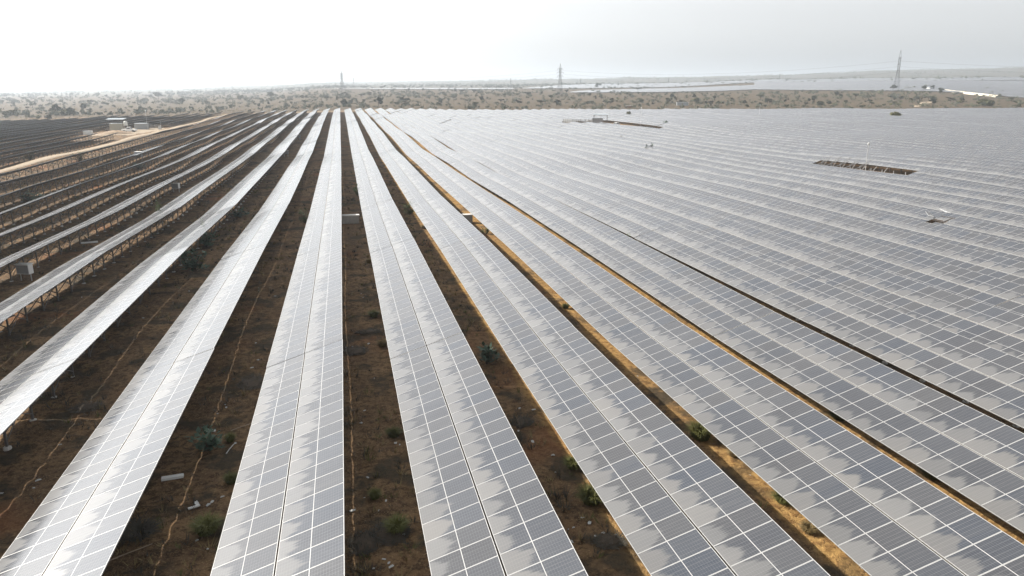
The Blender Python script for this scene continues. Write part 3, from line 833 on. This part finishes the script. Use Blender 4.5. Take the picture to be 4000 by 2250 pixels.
# uncountable small tufts and brush between the rows
mb = MB(); rs = random.Random(11)
for _ in range(15000):
    i = rs.choice(list(range(-8, 6))); g = rs.uniform(.5, 1.02) if i > 1 else rs.uniform(.15, 1.05)
    x = X0+PX*(i+g); y = 14+150*rs.random()**1.5
    if x < 0 and y < -x*2.2: continue
    if noise.noise(Vector((x*.25, y*.18, 4))) < rs.uniform(-.45, .45): continue
    z = gz(x, y); s = rs.uniform(.10, .30)*(1.0 if rs.random() < .85 else 1.6); mi = rs.choices([0, 1, 2], [4.5, 2.5, 1])[0]
    for b in range(10):
        a = rs.uniform(0, 6.28); d = Vector((math.cos(a), math.sin(a), 0)); q = Vector((x, y, z))+d*s*.9*rs.random()
        t_ = Vector((-d.y, d.x, 0))*.022*(1 if y < 70 else 1.8)
        mb.face([q-t_, q+t_, q+d*s*rs.uniform(.4, 1)+Vector((0, 0, s*rs.uniform(.5, 1.3)))], mi)
tag(mb.build('ground_tufts', [M_BRUSH, M_DRY, M_GRASS]), 'low brush and grass tufts scattered over the soil between the rows', 'ground cover', None, 'stuff')

# ------------------------------------------------------------------ litter
def scrap_mesh(seed):
    rs = random.Random(seed); mb = MB(); L, Wd = rs.uniform(.12, .3), rs.uniform(.07, .14)
    b = rs.uniform(.02, .08)
    P = [(-L/2, -Wd/2, .01), (L*.1, -Wd*.6, b), (L/2, -Wd/3, .02), (L*.45, Wd/2, .03), (0, Wd*.55, b), (-L*.4, Wd*.4, .015)]
    mb.face(P); mb.face([(x, y, z-.008) for x, y, z in P][::-1])
    for k in range(6):
        p, q = P[k], P[(k+1) % 6]; mb.face([p, (p[0], p[1], p[2]-.008), (q[0], q[1], q[2]-.008), q])
    return mb.mesh('litter_scrap', [M_PAPER])
SCR = [scrap_mesh(k) for k in range(6)]
SPX = [(1430, 2100), (1520, 2205), (1528, 2218), (1500, 2190), (1482, 2088), (1575, 2090), (1480, 2000), (1508, 1960), (1424, 1950), (1378, 2000), (1436, 1870), (1425, 1610), (1410, 1655), (1462, 1480),
       (1440, 1345), (1378, 1358), (1352, 1363), (1470, 1300), (1400, 1305), (1545, 1735), (1562, 1740), (1550, 1235), (1412, 1150), (1418, 1165), (1075, 1160),
       (2030, 1600), (2062, 1650), (2068, 1662), (2080, 1730), (2025, 1690), (2085, 1605), (2160, 1785), (2170, 1850), (2275, 2025), (2303, 2050), (2220, 2072), (2240, 2065), (2325, 2098), (2232, 2122), (2385, 2132), (2405, 2095), (2490, 1475), (2930, 1862),
       (235, 1740), (150, 1882), (132, 1910), (10, 1935), (880, 1585), (885, 1598), (850, 1620), (920, 1735), (812, 2150), (770, 2115), (775, 2092), (815, 1980), (830, 1965), (870, 1945), (700, 1580), (985, 1440), (1008, 1412), (5, 1300),
       (345, 1030), (320, 1165), (740, 1140), (1130, 1500), (1460, 2230), (1000, 1345), (2355, 2090), (560, 1245), (3420, 1930), (3365, 2225)]
for px, py in SPX:
    x, y = ground_at(px, py); o = inst('litter_scrap', random.choice(SCR), None, (x, y, gz(x, y)+.03), random.uniform(0, 6), random.uniform(.45, .95))
    tag(o, 'small pale scrap of litter lying on the brown soil between the rows', 'litter', 'pale litter scraps on the soil between the rows')
def bar_thing(name, label, cat, px, py, L, Wd, H, rz, mat, prof=None):
    x, y = ground_at(px, py); mb = MB()
    if prof == 'channel':
        mb.box((-L/2, -Wd/2, .0), (L/2, Wd/2, .012)); mb.box((-L/2, -Wd/2, -H), (L/2, -Wd/2+.015, -.001)); mb.box((-L/2, Wd/2-.015, -H), (L/2, Wd/2, -.001))
        mb.box((-L/2, -Wd/2+.016, -H*.9), (-L/2+.04, Wd/2-.016, -.001)); mb.box((L/2-.04, -Wd/2+.016, -H*.9), (L/2, Wd/2-.016, -.001))
        dz = H+.04
    elif prof == 'L':
        mb.box((0, 0, 0), (L, Wd, .035)); mb.box((L-Wd, Wd+.001, 0), (L, L*.95, .035)); mb.box((0, 0, .036), (L, .02, H)); mb.box((L-.02, Wd, .036), (L, L*.95, H)); dz = .04
    else:
        mb.tube([(-L/2, 0, H/2), (-L*.1, .01*L, H/2+.01), (L*.2, -.012*L, H/2+.02), (L/2, 0, H/2)], [H/2, H/2*.95, H/2*.9, H/2*.7], 6); dz = .02
    o = mb.build(name, mat, None, (x, y, gz(x, y)+dz), rz); tag(o, label, cat); return o
bar_thing('metal_tray', 'white channel-shaped tray lying on the soil at lower left', 'tray', 675, 1872, .82, .22, .09, .12, M_WHITE, 'channel')
bar_thing('angle_bracket', 'white L-shaped bracket lying below the white tray', 'bracket', 738, 2000, .42, .12, .06, .45, M_WHITE, 'L')
bar_thing('metal_strip', 'white bar lying beside the broad-leaved shrub at lower left', 'strip', 818, 1686, .62, .10, .06, -.45, M_WHITE, 'channel')
bar_thing('wood_stick', 'thin stick lying upright in the picture right of the broad-leaved shrub', 'stick', 900, 1760, .9, .06, .05, 1.35, M_PAPER)
bar_thing('wood_stick', 'long dry branch lying near the lower left row edge', 'stick', 950, 1670, 1.2, .05, .05, .6, M_WOOD)
bar_thing('wood_stick', 'long dry branch on the dark soil at the bottom left', 'stick', 500, 2170, 1.6, .05, .04, .55, M_WOOD)
bar_thing('wood_stick', 'pale stick lying across the dark ash patch', 'stick', 1528, 2072, .45, .03, .03, -1.1, M_PAPER)
bar_thing('cable_scrap', 'grey white bent sheet lying among the left posts', 'scrap', 350, 950, 1.6, .4, .10, .3, M_WHITE, 'channel')
# ash / burnt brush patches
def ash_patch(px, py, rx, ry, label):
    x, y = ground_at(px, py); mb = MB(); rs = random.Random(px)
    pts = []
    for k in range(20):
        a = 2*math.pi*k/20; q = rs.uniform(.75, 1.2); pts.append((x+math.cos(a)*rx*q, y+math.sin(a)*ry*q))
    c = (x, y, gz(x, y)+.13)
    inner = [(x+(p[0]-x)*.6, y+(p[1]-y)*.6) for p in pts]
    for k in range(20):
        a, b = pts[k], pts[(k+1) % 20]; ia, ib = inner[k], inner[(k+1) % 20]
        A, B = (*a, gz(*a)-.04), (*b, gz(*b)-.04); IA, IB = (*ia, gz(*ia)+.10), (*ib, gz(*ib)+.10)
        mb.face([A, B, IB, IA]); mb.face([IA, IB, c])
    for _ in range(520):
        a = rs.uniform(0, 6.28); q = rs.random()**.5*.95; p = Vector((x+math.cos(a)*rx*q, y+math.sin(a)*ry*q, 0)); p.z = gz(p.x, p.y)+.05
        d = Vector((rs.gauss(0, 1), rs.gauss(0, 1), .35)).normalized()*rs.uniform(.12, .42); s = d.cross(Vector((0, 0, 1))).normalized()*.012
        mb.face([p-s, p+s, p+d], 1)
    o = mb.build('brush_heap', [M_ASH, M_BRUSH], smooth=False); tag(o, label, 'brush heap')
M_ASH = simple('burnt_brush', (.075, .055, .038), .95, 0, .5, 3, .8)
ash_patch(1525, 2085, .75, .75, 'dark heap of dead brush at the bottom of the central gap')
ash_patch(1425, 2130, .55, .8, 'second dark brush heap left of the one with the pale stick')
ash_patch(1390, 1375, .8, .9, 'dark brush heap beside the straight-edged row halfway down')
ash_patch(985, 1500, .8, 1.2, 'dark brush heap in the gap left of the straight-edged row')
ash_patch(340, 1600, .8, .7, 'dark flat brush heap in the lower left gap')
ash_patch(1440, 1300, .9, .45, 'thin dark brush heap crossing the central gap')
ash_patch(2040, 1655, .6, .6, 'dark brush heap with white litter in the brown gap at right')
ash_patch(2380, 2120, .6, .5, 'dark brush heap near the bottom of the brown gap at right')

# ------------------------------------------------------------------ site equipment
def concrete_block(px, py, L, label):
    x1, y = ground_at(px, py)
    z = gz(x1, y); mb = MB(); h = .95
    t = thing('concrete_block', label, 'concrete block', (x1, y, z))
    mb.box((-L, 0, -.2), (0, .85, h)); mb.box((-L+.3, -.03, .1), (-L+.4, -.003, h-.05)); mb.build('trough', M_CONC, t)
    mb = MB(); mb.box((-L-.05, -.05, h+.003), (.05, .9, h+.10)); mb.build('lid', M_CONC_W, t)
concrete_block(1404, 874, 3.2, 'grey concrete block with pale lid lying across the gap right of the straight-edged row')
concrete_block(1846, 872, 2.4, 'grey concrete block half hidden behind a row at the start of the golden gap')
def combiner(px, py, s, rz, label, mat):
    x, y = ground_at(px, py); t = thing('junction_box', label, 'junction box', (x, y, gz(x, y)), rz)
    mb = MB(); mb.box((-.5*s, -.22*s, .55*s), (.5*s, .22*s, 1.25*s)); mb.build('cabinet', mat, t)
    mb = MB(); mb.box((-.46*s, -.245*s, .6*s), (.46*s, -.223*s, 1.2*s)); mb.build('door', M_GREY if mat is M_WHITE else mat, t)
    mb = MB(); mb.box((-.56*s, -.30*s, 1.253*s), (.56*s, .28*s, 1.30*s)); mb.build('rain_cover', M_WHITE, t)
    for a in (-.42, .42):
        mb = MB(); mb.bar((a*s, 0, -.1), (a*s, 0, .549*s), .06, .06); mb.build('leg', M_STEEL_LT, t)
combiner(105, 1098, 1.15, -.35, 'grey junction box on two legs by the left picture edge', M_WHITE)
combiner(690, 752, 1.15, -.35, 'small white junction box on legs between left rows', M_WHITE)
combiner(1118, 612, 1.15, -.3, 'far junction box in the shade of a gap left of the straight-edged row', M_GREY)
combiner(1166, 545, 1.15, -.3, 'farthest junction box in the shade of a left gap', M_GREY)
combiner(545, 628, 1.6, -.35, 'grey junction box in the shade below the row with the short white stretch', M_GREY)

def mast(x, y, h, label, head=True):
    t = thing('lamp_mast', label, 'mast', (x, y, gz(x, y)))
    mb = MB(); mb.tube([(0, 0, -.2), (0, 0, h*.5), (0, 0, h)], [.075, .06, .045], 8); mb.build('pole', M_STEEL_LT, t)
    if head:
        mb = MB(); mb.tube([(0, 0, h+.0), (0, 0, h+.12), (0, 0, h+.38), (0, 0, h+.55)], [.08, .19, .19, .06], 10); mb.build('lamp_head', M_STEEL_LT, t)
    mb = MB(); mb.box((-.35, -.35, -.2), (.35, .35, .12)); mb.build('base', M_CONC, t)
mast(97.0, 122.0, CAMZ-10.2-gz(97.0, 122.0), 'slim pale mast with round head rising from the stripped table at right')
mast(130.6, 314.0, 8.0, 'slim mast rising from the long dark gap near the inverter station')
mx, my = ground_at(577, 506); mast(mx, my, 7.0, 'slim pale mast beside the sandy yard at left')
mx, my = ground_at(630, 502); mast(mx, my, 3.0, 'short pale post beside the sandy road at left', False)
mx, my = 545, 520; mast(238, 395, 7.5, 'thin mast near the far edge of the grey field at right')

# canopy over cabins
def station(x, y, rz, L, D, H, canopy, label, wallm, endm, name='inverter_cabin'):
    z = gz(x, y); t = thing(name, label, 'cabin', (x, y, z), rz)
    mb = MB(); mb.box((-L/2, -D/2, -.1), (L/2, D/2, H))
    k = 0
    while -L/2+.3+k*.3 < L/2-.2:
        u = -L/2+.3+k*.3; mb.box((u-.05, -D/2-.04, .15), (u+.05, -D/2-.002, H-.12)); k += 1
    mb.build('body', wallm, t)
    mb = MB(); mb.box((-L/2-.06, -D/2+.1, .1), (-L/2-.003, D/2-.1, H-.1)); mb.build('end_panel', endm, t)
    mb = MB(); mb.box((-L/2-.1, -D/2-.1, H+.003), (L/2+.1, D/2+.1, H+.09)); mb.build('top_plate', M_SHEET, t)
    if canopy:
        cw, cd, ch, ox = canopy
        mb = MB(); M_ = Matrix.Translation((ox, 0, ch)) @ Matrix.Rotation(R(4), 4, 'X')
        mb.box((-cw/2, -cd/2, 0), (cw/2, cd/2, .08), 0, M_)
        for q in range(int(cw/.35)): mb.box((-cw/2+.1+q*.35, -cd/2, .081), (-cw/2+.18+q*.35, cd/2, .12), 0, M_)
        mb.build('canopy_roof', M_SHEET, t)
        mb = MB(); mb.box((-cw/2+.05, -.06, -.22), (cw/2-.05, .06, -.005), 0, M_)
        for q in (-.45, .45): mb.box((-cw/2+.05, cd*q-.06, -.2), (cw/2-.05, cd*q+.06, -.004), 0, M_)
        mb.build('canopy_beam', M_STEEL, t)
        for a in (-.46, 0, .46):
            for b in (-.46, .46):
                if a == 0 and b < 0: continue
                zt = ch-.2+b*cd*math.tan(R(4))
                mb = MB(); mb.bar((ox+a*cw, b*cd, -.2), (ox+a*cw, b*cd, zt), .14, .14); mb.build('canopy_post', M_STEEL, t)
    return t
station(116.0, 330.5, -.42, 4.6, 2.6, 3.6, (6.6, 4.6, 5.3, 1.3), 'dark grey inverter cabin with a white end under a flat canopy in the grey field', M_GREY, M_WHITE)
station(-84.5, 313, -.05, 4.2, 2.6, 2.9, (6.2, 4.6, 4.6, .1), 'cream guard hut under a pale blue canopy beside the sandy yard at left', M_CREAM, M_CREAM, 'guard_hut')
station(-77.8, 322, -.05, 4.7, 2.2, 2.3, None, 'grey container with flat roof right of the guard hut', M_GREY, M_GREY, 'site_container')
station(-92.3, 305, -.05, 2.8, 1.6, 1.25, None, 'low white box with a pale lid left of the guard hut', M_WHITE, M_WHITE, 'white_cabinet')
# water tank behind the hut
t = thing('water_tank', 'small white round-topped water tank between guard hut and container', 'water tank', (-81.7, 315, gz(-81.7, 315)))
mb = MB(); mb.tube([(0, 0, 2.0), (0, 0, 3.3), (0, 0, 3.6), (0, 0, 3.7)], [.7, .7, .45, .2], 12); mb.build('tank', M_WHITE, t)
mb = MB()
for a in (-.5, .5):
    for b in (-.5, .5): mb.bar((a, b, -.1), (a, b, 1.999), .1)
mb.box((-.7, -.7, 1.9), (.7, .7, 1.999)); mb.build('stand', M_STEEL_LT, t)
# transformer with cooling fins and its mesh fence left of the inverter cabin
tx, ty = 105.8, 333.0
t = thing('transformer', 'grey transformer with pale upright cooling fins left of the inverter cabin', 'transformer', (tx, ty, gz(tx, ty)), -.42)
mb = MB(); mb.box((-1.2, -.7, .2), (1.2, .7, 2.3)); mb.build('tank', M_GREY, t)
for k in range(6):
    mb = MB(); mb.tube([(-1.1+k*.44, -1.0, .3), (-1.1+k*.44, -1.0, 2.2)], .13, 8); mb.build('cooling_fin', M_CREAM, t)
mb = MB(); mb.box((-1.4, -1.2, -.1), (1.4, 1.0, .198)); mb.build('plinth', M_CONC, t)
for k in range(3):
    mb = MB(); mb.tube([(-.6+k*.6, 0, 2.3), (-.6+k*.6, 0, 2.7), (-.6+k*.6, 0, 2.95)], [.12, .09, .03], 8); mb.build('bushing', M_CREAM, t)
def fence(name, pts, h, label, bars=.16, mat=M_STEEL_LT):
    t = thing(name, label, 'fence', (pts[0][0], pts[0][1], gz(*pts[0])))
    bx, by, bz = t.location; P2 = MB()
    for (ax, ay), (cx_, cy_) in zip(pts[:-1], pts[1:]):
        L = math.hypot(cx_-ax, cy_-ay); n = max(1, int(L/bars))
        for k in range(n+1):
            x, y = ax+(cx_-ax)*k/n, ay+(cy_-ay)*k/n; z = gz(x, y)
            P2.bar((x-bx, y-by, z-bz+.05), (x-bx, y-by, z-bz+h), .05, .05)
        for hh in (.3, h-.1):
            P2.bar((ax-bx, ay-by, gz(ax, ay)-bz+hh), (cx_-bx, cy_-by, gz(cx_, cy_)-bz+hh), .05, .06)
        for k in range(0, n+1, 12):
            x, y = ax+(cx_-ax)*k/n, ay+(cy_-ay)*k/n; z = gz(x, y); m2 = MB()
            m2.bar((x-bx, y-by, z-bz-.2), (x-bx, y-by, z-bz+h+.15), .11, .11); m2.build('post', M_STEEL, t)
    P2.build('bars', mat, t)
fence('yard_fence', [(101.3, 337), (103.3, 329.5), (108.8, 327), (112.6, 328.4)], 3.3, 'upright bar fence round the transformer left of the inverter cabin')
fence('yard_fence', [(-78, 327), (-71.5, 326), (-71, 319)], 1.7, 'low grey fence in front of the container at left', .3)

# vehicles
def vehicle(x, y, rz, label, kind):
    z = gz(x, y)+.1; t = thing('pickup_truck' if kind == 'pickup' else 'parked_car', label, 'pickup truck' if kind == 'pickup' else 'car', (x, y, z), rz)
    mb = MB()
    if kind == 'pickup':
        prof = [(-2.5, .45), (-2.5, 1.05), (-.75, 1.05), (-.72, 1.08), (1.0, 1.08), (2.3, 1.0), (2.5, .85), (2.5, .45), (2.1, .4), (1.9, .75), (1.3, .75), (1.1, .4), (-1.1, .4), (-1.3, .75), (-1.9, .75), (-2.1, .4)]
        cab = [(-.75, 1.083), (-.68, 1.70), (-.55, 1.78), (.35, 1.78), (.5, 1.72), (1.05, 1.083)]
    else:
        prof = [(-2.0, .4), (-2.05, .95), (-1.9, 1.0), (1.0, 1.0), (1.9, .9), (2.05, .75), (2.05, .4), (1.75, .38), (1.55, .68), (1.0, .68), (.8, .38), (-.9, .38), (-1.1, .68), (-1.65, .68), (-1.85, .38)]
        cab = [(-1.9, 1.003), (-1.75, 1.55), (-1.5, 1.63), (.05, 1.63), (.25, 1.55), (.95, 1.003)]
    mb.prism(prof, -.86, .86); mb.build('body', M_WHITE, t)
    mb = MB(); n = len(cab); A = [Vector((a, -.82 if b < 1.3 else -.68, b)) for a, b in cab]; B = [Vector((p.x, -p.y, p.z)) for p in A]
    for k in range(n): mb.face([A[k], A[(k+1) % n], B[(k+1) % n], B[k]])
    mb.face(A[::-1]); mb.face(B); mb.build('cab', M_WHITE, t, merge=True)
    for sgn in (-1, 1):
        for u0, u1 in ((cab[0][0]+.12, (cab[0][0]+cab[3][0])/2-.04), ((cab[0][0]+cab[3][0])/2+.04, cab[3][0]+.25)):
            mb = MB(); z0, z1 = cab[0][1]+.08, cab[2][1]-.14
            y0, y1 = sgn*.80, sgn*.695
            q = [(u0, y0, z0), (u1+.12, y0, z0), (u1-.05, y1, z1), (u0+.08, y1, z1)]
            q2 = [(a, b+sgn*.02, c) for a, b, c in q]
            mb.face(q2 if sgn < 0 else q2[::-1])
            for k in range(4): mb.face([q[k], q[(k+1) % 4], q2[(k+1) % 4], q2[k]])
            mb.build('side_window', M_DGLASS, t)
    f0, f1 = cab[-1], cab[-2]
    mb = MB(); q = [(f0[0]-.04, -.7, f0[1]+.06), (f0[0]-.04, .7, f0[1]+.06), (f1[0]+.05, .6, f1[1]-.04), (f1[0]+.05, -.6, f1[1]-.04)]
    q2 = [(a+.03, b, c+.02) for a, b, c in q]; mb.face(q2)
    for k in range(4): mb.face([q[k], q[(k+1) % 4], q2[(k+1) % 4], q2[k]])
    mb.build('windscreen', M_DGLASS, t)
    wx_ = 1.6 if kind == 'pickup' else 1.28
    for a in (-wx_-.0, wx_):
        for b in (-.78, .78):
            mb = MB(); mb.tube([(a, b-.11, .34), (a, b+.11, .34)], .34, 14); w_ = mb.build('wheel', M_RUB, t)
            mb = MB(); mb.tube([(a, b-.125, .34), (a, b+.125, .34)], .18, 10); mb.build('rim', M_STEEL_LT, w_)
    for b in (-.62, .62):
        mb = MB(); xe = 2.505 if kind == 'pickup' else 2.055; mb.box((xe-.02, b-.16, .68), (xe+.02, b+.16, .82)); mb.build('headlight', M_SHEET, t)
vehicle(-77.8, 303.5, -.12, 'white pickup truck parked on the sandy yard beside the road at left', 'pickup')
vehicle(121.5, 321.5, -2.6, 'white car parked on bare soil right of the inverter cabin', 'car')

# spoil heap by the pickup and low shed behind the row ends
x, y = -79.5, 293.0
mb = MB(); rs = random.Random(3); ring = []
for rr_, hh in ((4.6, -.15), (3.2, .5), (1.7, 1.05), (.5, 1.25)):
    ring.append([(x+math.cos(k/14*6.283)*rr_*1.5*rs.uniform(.85, 1.15), y+math.sin(k/14*6.283)*rr_*rs.uniform(.85, 1.15), 0) for k in range(14)])
    ring[-1] = [(a, b, gz(a, b)+hh*rs.uniform(.85, 1.15)) for a, b, _ in ring[-1]]
for A, B in zip(ring[:-1], ring[1:]):
    for k in range(14): mb.face([A[k], A[(k+1) % 14], B[(k+1) % 14], B[k]])
mb.face(ring[-1]); tag(mb.build('earth_heap', M_EARTH, merge=True, smooth=True), 'low brown earth heap in front of the pickup truck', 'earth heap')
x, y = ground_at(2665, 412); t = thing('low_shed', 'low grey shed among the trees just behind the row ends', 'shed', (x, y, gz(x, y)), -.3)
mb = MB(); mb.box((-5.0, -2, -.2), (5.0, 2, 2.6)); mb.build('wall', M_GREY, t)
mb = MB(); mb.prism([(-5.3, 2.603), (5.3, 2.603), (5.3, 2.75), (-5.3, 2.9)], -2.3, 2.3); mb.build('roof', M_STEEL_LT, t)
mb = MB(); mb.box((-.5, -2.06, 0), (.5, -2.003, 2.0)); mb.build('door', M_STEEL, t)
x, y = ground_at(2455, 421); t = thing('brick_hut', 'small brown hut at the far edge of the panels right of the inverter cabin', 'hut', (x, y, gz(x, y)), -.2)
mb = MB(); mb.box((-3, -1.4, -.2), (3, 1.4, 1.5)); mb.build('wall', simple('brown_brick', (.25, .16, .11), .9), t)
mb = MB(); mb.box((-3.2, -1.6, 1.503), (3.2, 1.6, 1.66)); mb.build('roof', M_CONC_W, t)

# cream boundary wall
wa = ground_at(3896, 381); wb = ground_at(3690, 358)
t = thing('boundary_wall', 'long cream boundary wall running away at the far right', 'wall', (wa[0], wa[1], gz(*wa)))
mb = MB(); mc = MB(); n_ = 40
for k in range(n_):
    p = [(wa[0]+(wb[0]-wa[0])*q/n_, wa[1]+(wb[1]-wa[1])*q/n_) for q in (k, k+1)]
    d = Vector((p[1][0]-p[0][0], p[1][1]-p[0][1])).normalized(); nr = Vector((-d.y, d.x))*.2
    b = [(p[0][0]-nr.x, p[0][1]-nr.y), (p[1][0]-nr.x, p[1][1]-nr.y), (p[1][0]+nr.x, p[1][1]+nr.y), (p[0][0]+nr.x, p[0][1]+nr.y)]
    zz = [gz(*p[0]), gz(*p[1]), gz(*p[1]), gz(*p[0])]
    o_ = t.location
    lo = [(q[0]-o_.x, q[1]-o_.y, z-o_.z-.5) for q, z in zip(b, zz)]; hi = [(q[0]-o_.x, q[1]-o_.y, z-o_.z+2.7) for q, z in zip(b, zz)]
    for e in range(4): mb.face([lo[e], lo[(e+1) % 4], hi[(e+1) % 4], hi[e]])
    mb.face(hi)
    c0 = Vector((p[0][0]-o_.x, p[0][1]-o_.y, zz[0]-o_.z)); mc.bar(c0+Vector((0, 0, -.5)), c0+Vector((0, 0, 2.95)), .55, .55)
mb.build('masonry', M_WALLC, t); mc.build('pier', M_WALLC, t)
for px, py, L, lab in [(3630, 345, 9, 'small white hut by the trees at the far end of the cream wall')]:
    x, y = ground_at(px, 353); t = thing('white_hut', lab, 'hut', (x, y, gz(x, y)), .3)
    mb = MB(); mb.box((-L/2, -2.5, -.3), (L/2, 2.5, 4.0)); mb.build('wall', M_WHITE, t)
    mb = MB(); mb.box((-L/2-.4, -2.9, 4.003), (L/2+.4, 2.9, 4.25)); mb.build('roof', M_SHEET, t)

# ------------------------------------------------------------------ pylons and lines
def pylon(px, depth, ytop, label, rz, wid=1.0, parts=True, thick=1.0):
    d = pix_ray(px, ytop); cpy = math.cos(PITCH); s = depth
    p = d*s; x, y = p.x, p.y; z0 = gz(x, y); H = CAMZ+p.z-z0
    t = thing('pylon', label, 'pylon', (x, y, z0), rz)
    b = H*.085*wid; w1 = H*.022*wid; body = MB(); th = .16*thick
    def hw(f): return b+(w1-b)*min(1, f/.62) if f < .62 else w1
    lv = [0, .11, .21, .30, .38, .45, .51, .57, .62, .68, .74, .80, .86]
    C = [(-1, -1), (1, -1), (1, 1), (-1, 1)]
    for a, c in zip(lv[:-1], lv[1:]):
        for k in range(4):
            q, q2 = C[k], C[(k+1) % 4]
            A = Vector((q[0]*hw(a), q[1]*hw(a), a*H)); B = Vector((q[0]*hw(c), q[1]*hw(c), c*H))
            A2 = Vector((q2[0]*hw(a), q2[1]*hw(a), a*H)); B2 = Vector((q2[0]*hw(c), q2[1]*hw(c), c*H))
            body.bar(A, B, th*1.3); body.bar(A, B2, th*.7); body.bar(A2, B, th*.7); body.bar(B, B2, th*.7)
    for q in C: body.bar((q[0]*hw(.86), q[1]*hw(.86), .86*H), (0, 0, H), th)
    body.build('tower_body', M_LATT, t)
    tips = []
    for f, L in ((.60, .105), (.71, .12), (.82, .10)):
        arm = MB(); z = f*H; L *= H*wid
        for sg in (-1, 1):
            tip = Vector((sg*L, 0, z))
            for yy in (-1, 1):
                arm.bar((sg*hw(f), yy*hw(f), z), tip, th*.8); arm.bar((sg*hw(f), yy*hw(f), z+.045*H), tip, th*.8)
            arm.bar((sg*hw(f), 0, z), (sg*(hw(f)+L)/2, 0, z+.02*H), th*.6)
            arm.bar(tip, tip-Vector((0, 0, .035*H)), th*1.1)
            tips.append(Vector((sg*L, 0, z-.036*H)))
        arm.build('cross_arm', M_LATT, t)
    Mw = Matrix.Translation((x, y, z0)) @ Matrix.Rotation(rz, 4, 'Z')
    return [Mw @ v for v in tips]
a1 = math.atan2(-1400+1050, 300); 
tL = pylon(1333, 1400, 275, 'lattice pylon rising on the left behind the row ends', R(-35), 1.35, thick=1.5)
tM = pylon(2189, 1010, 248, 'lattice pylon in the middle of the skyline', R(-40), 1.0)
tR = pylon(3520, 760, 194, 'tall lattice pylon on the right in front of the hills', R(35), .8, thick=.7)
for px, dp, yt, lab in [(2268, 2300, 305, 'tiny far pylon just right of the middle pylon'), (2612, 2400, 303, 'tiny far pylon on the pale field right of centre'),
                        (3046, 2300, 290, 'tiny far pylon below the hill at right of centre'), (1995, 2300, 304, 'tiny far pylon on the ridge left of the middle pylon'),
                        (1380, 2600, 300, 'tiny far pylon beside the left pylon')]:
    pylon(px, dp, yt, lab, R(20), 1.0, thick=1.4)
def wires(A, B, label, sag):
    mb = MB()
    for a, b in zip(A, B):
        pts = [a.lerp(b, k/16)-Vector((0, 0, sag*4*(k/16)*(1-k/16))) for k in range(17)]
        mb.tube(pts, .035, 3, caps=False)
    tag(mb.build('power_line', M_LATT), label, 'power line')
wires(tL, tM, 'power line strung from the left pylon to the middle pylon', 9)
wires(tM, tR, 'power line strung from the middle pylon to the right pylon', 9)
offv = Vector((520, -60, 6))
wires(tR, [p+offv for p in tR], 'power line leaving the right pylon towards the right border', 9)

# ------------------------------------------------------------------ haze
zlow = -12
mb = MB(); mb.box((-8200, -8200, zlow), (8200, 8200, 190)); hz = mb.build('haze', [])
N = NT('haze_air')
pv = N.n('ShaderNodeVolumePrincipled'); pv.inputs['Color'].default_value = rgb(.82, .905, 1.0)
pv.inputs['Density'].default_value = HAZE_DENSITY; pv.inputs['Anisotropy'].default_value = .45
N.t.links.new(pv.outputs[0], N.out.inputs['Volume'])
hz.data.materials.clear(); hz.data.materials.append(N.mat)
tag(hz, 'pale dusty haze over the whole plain', 'haze', None, 'stuff')
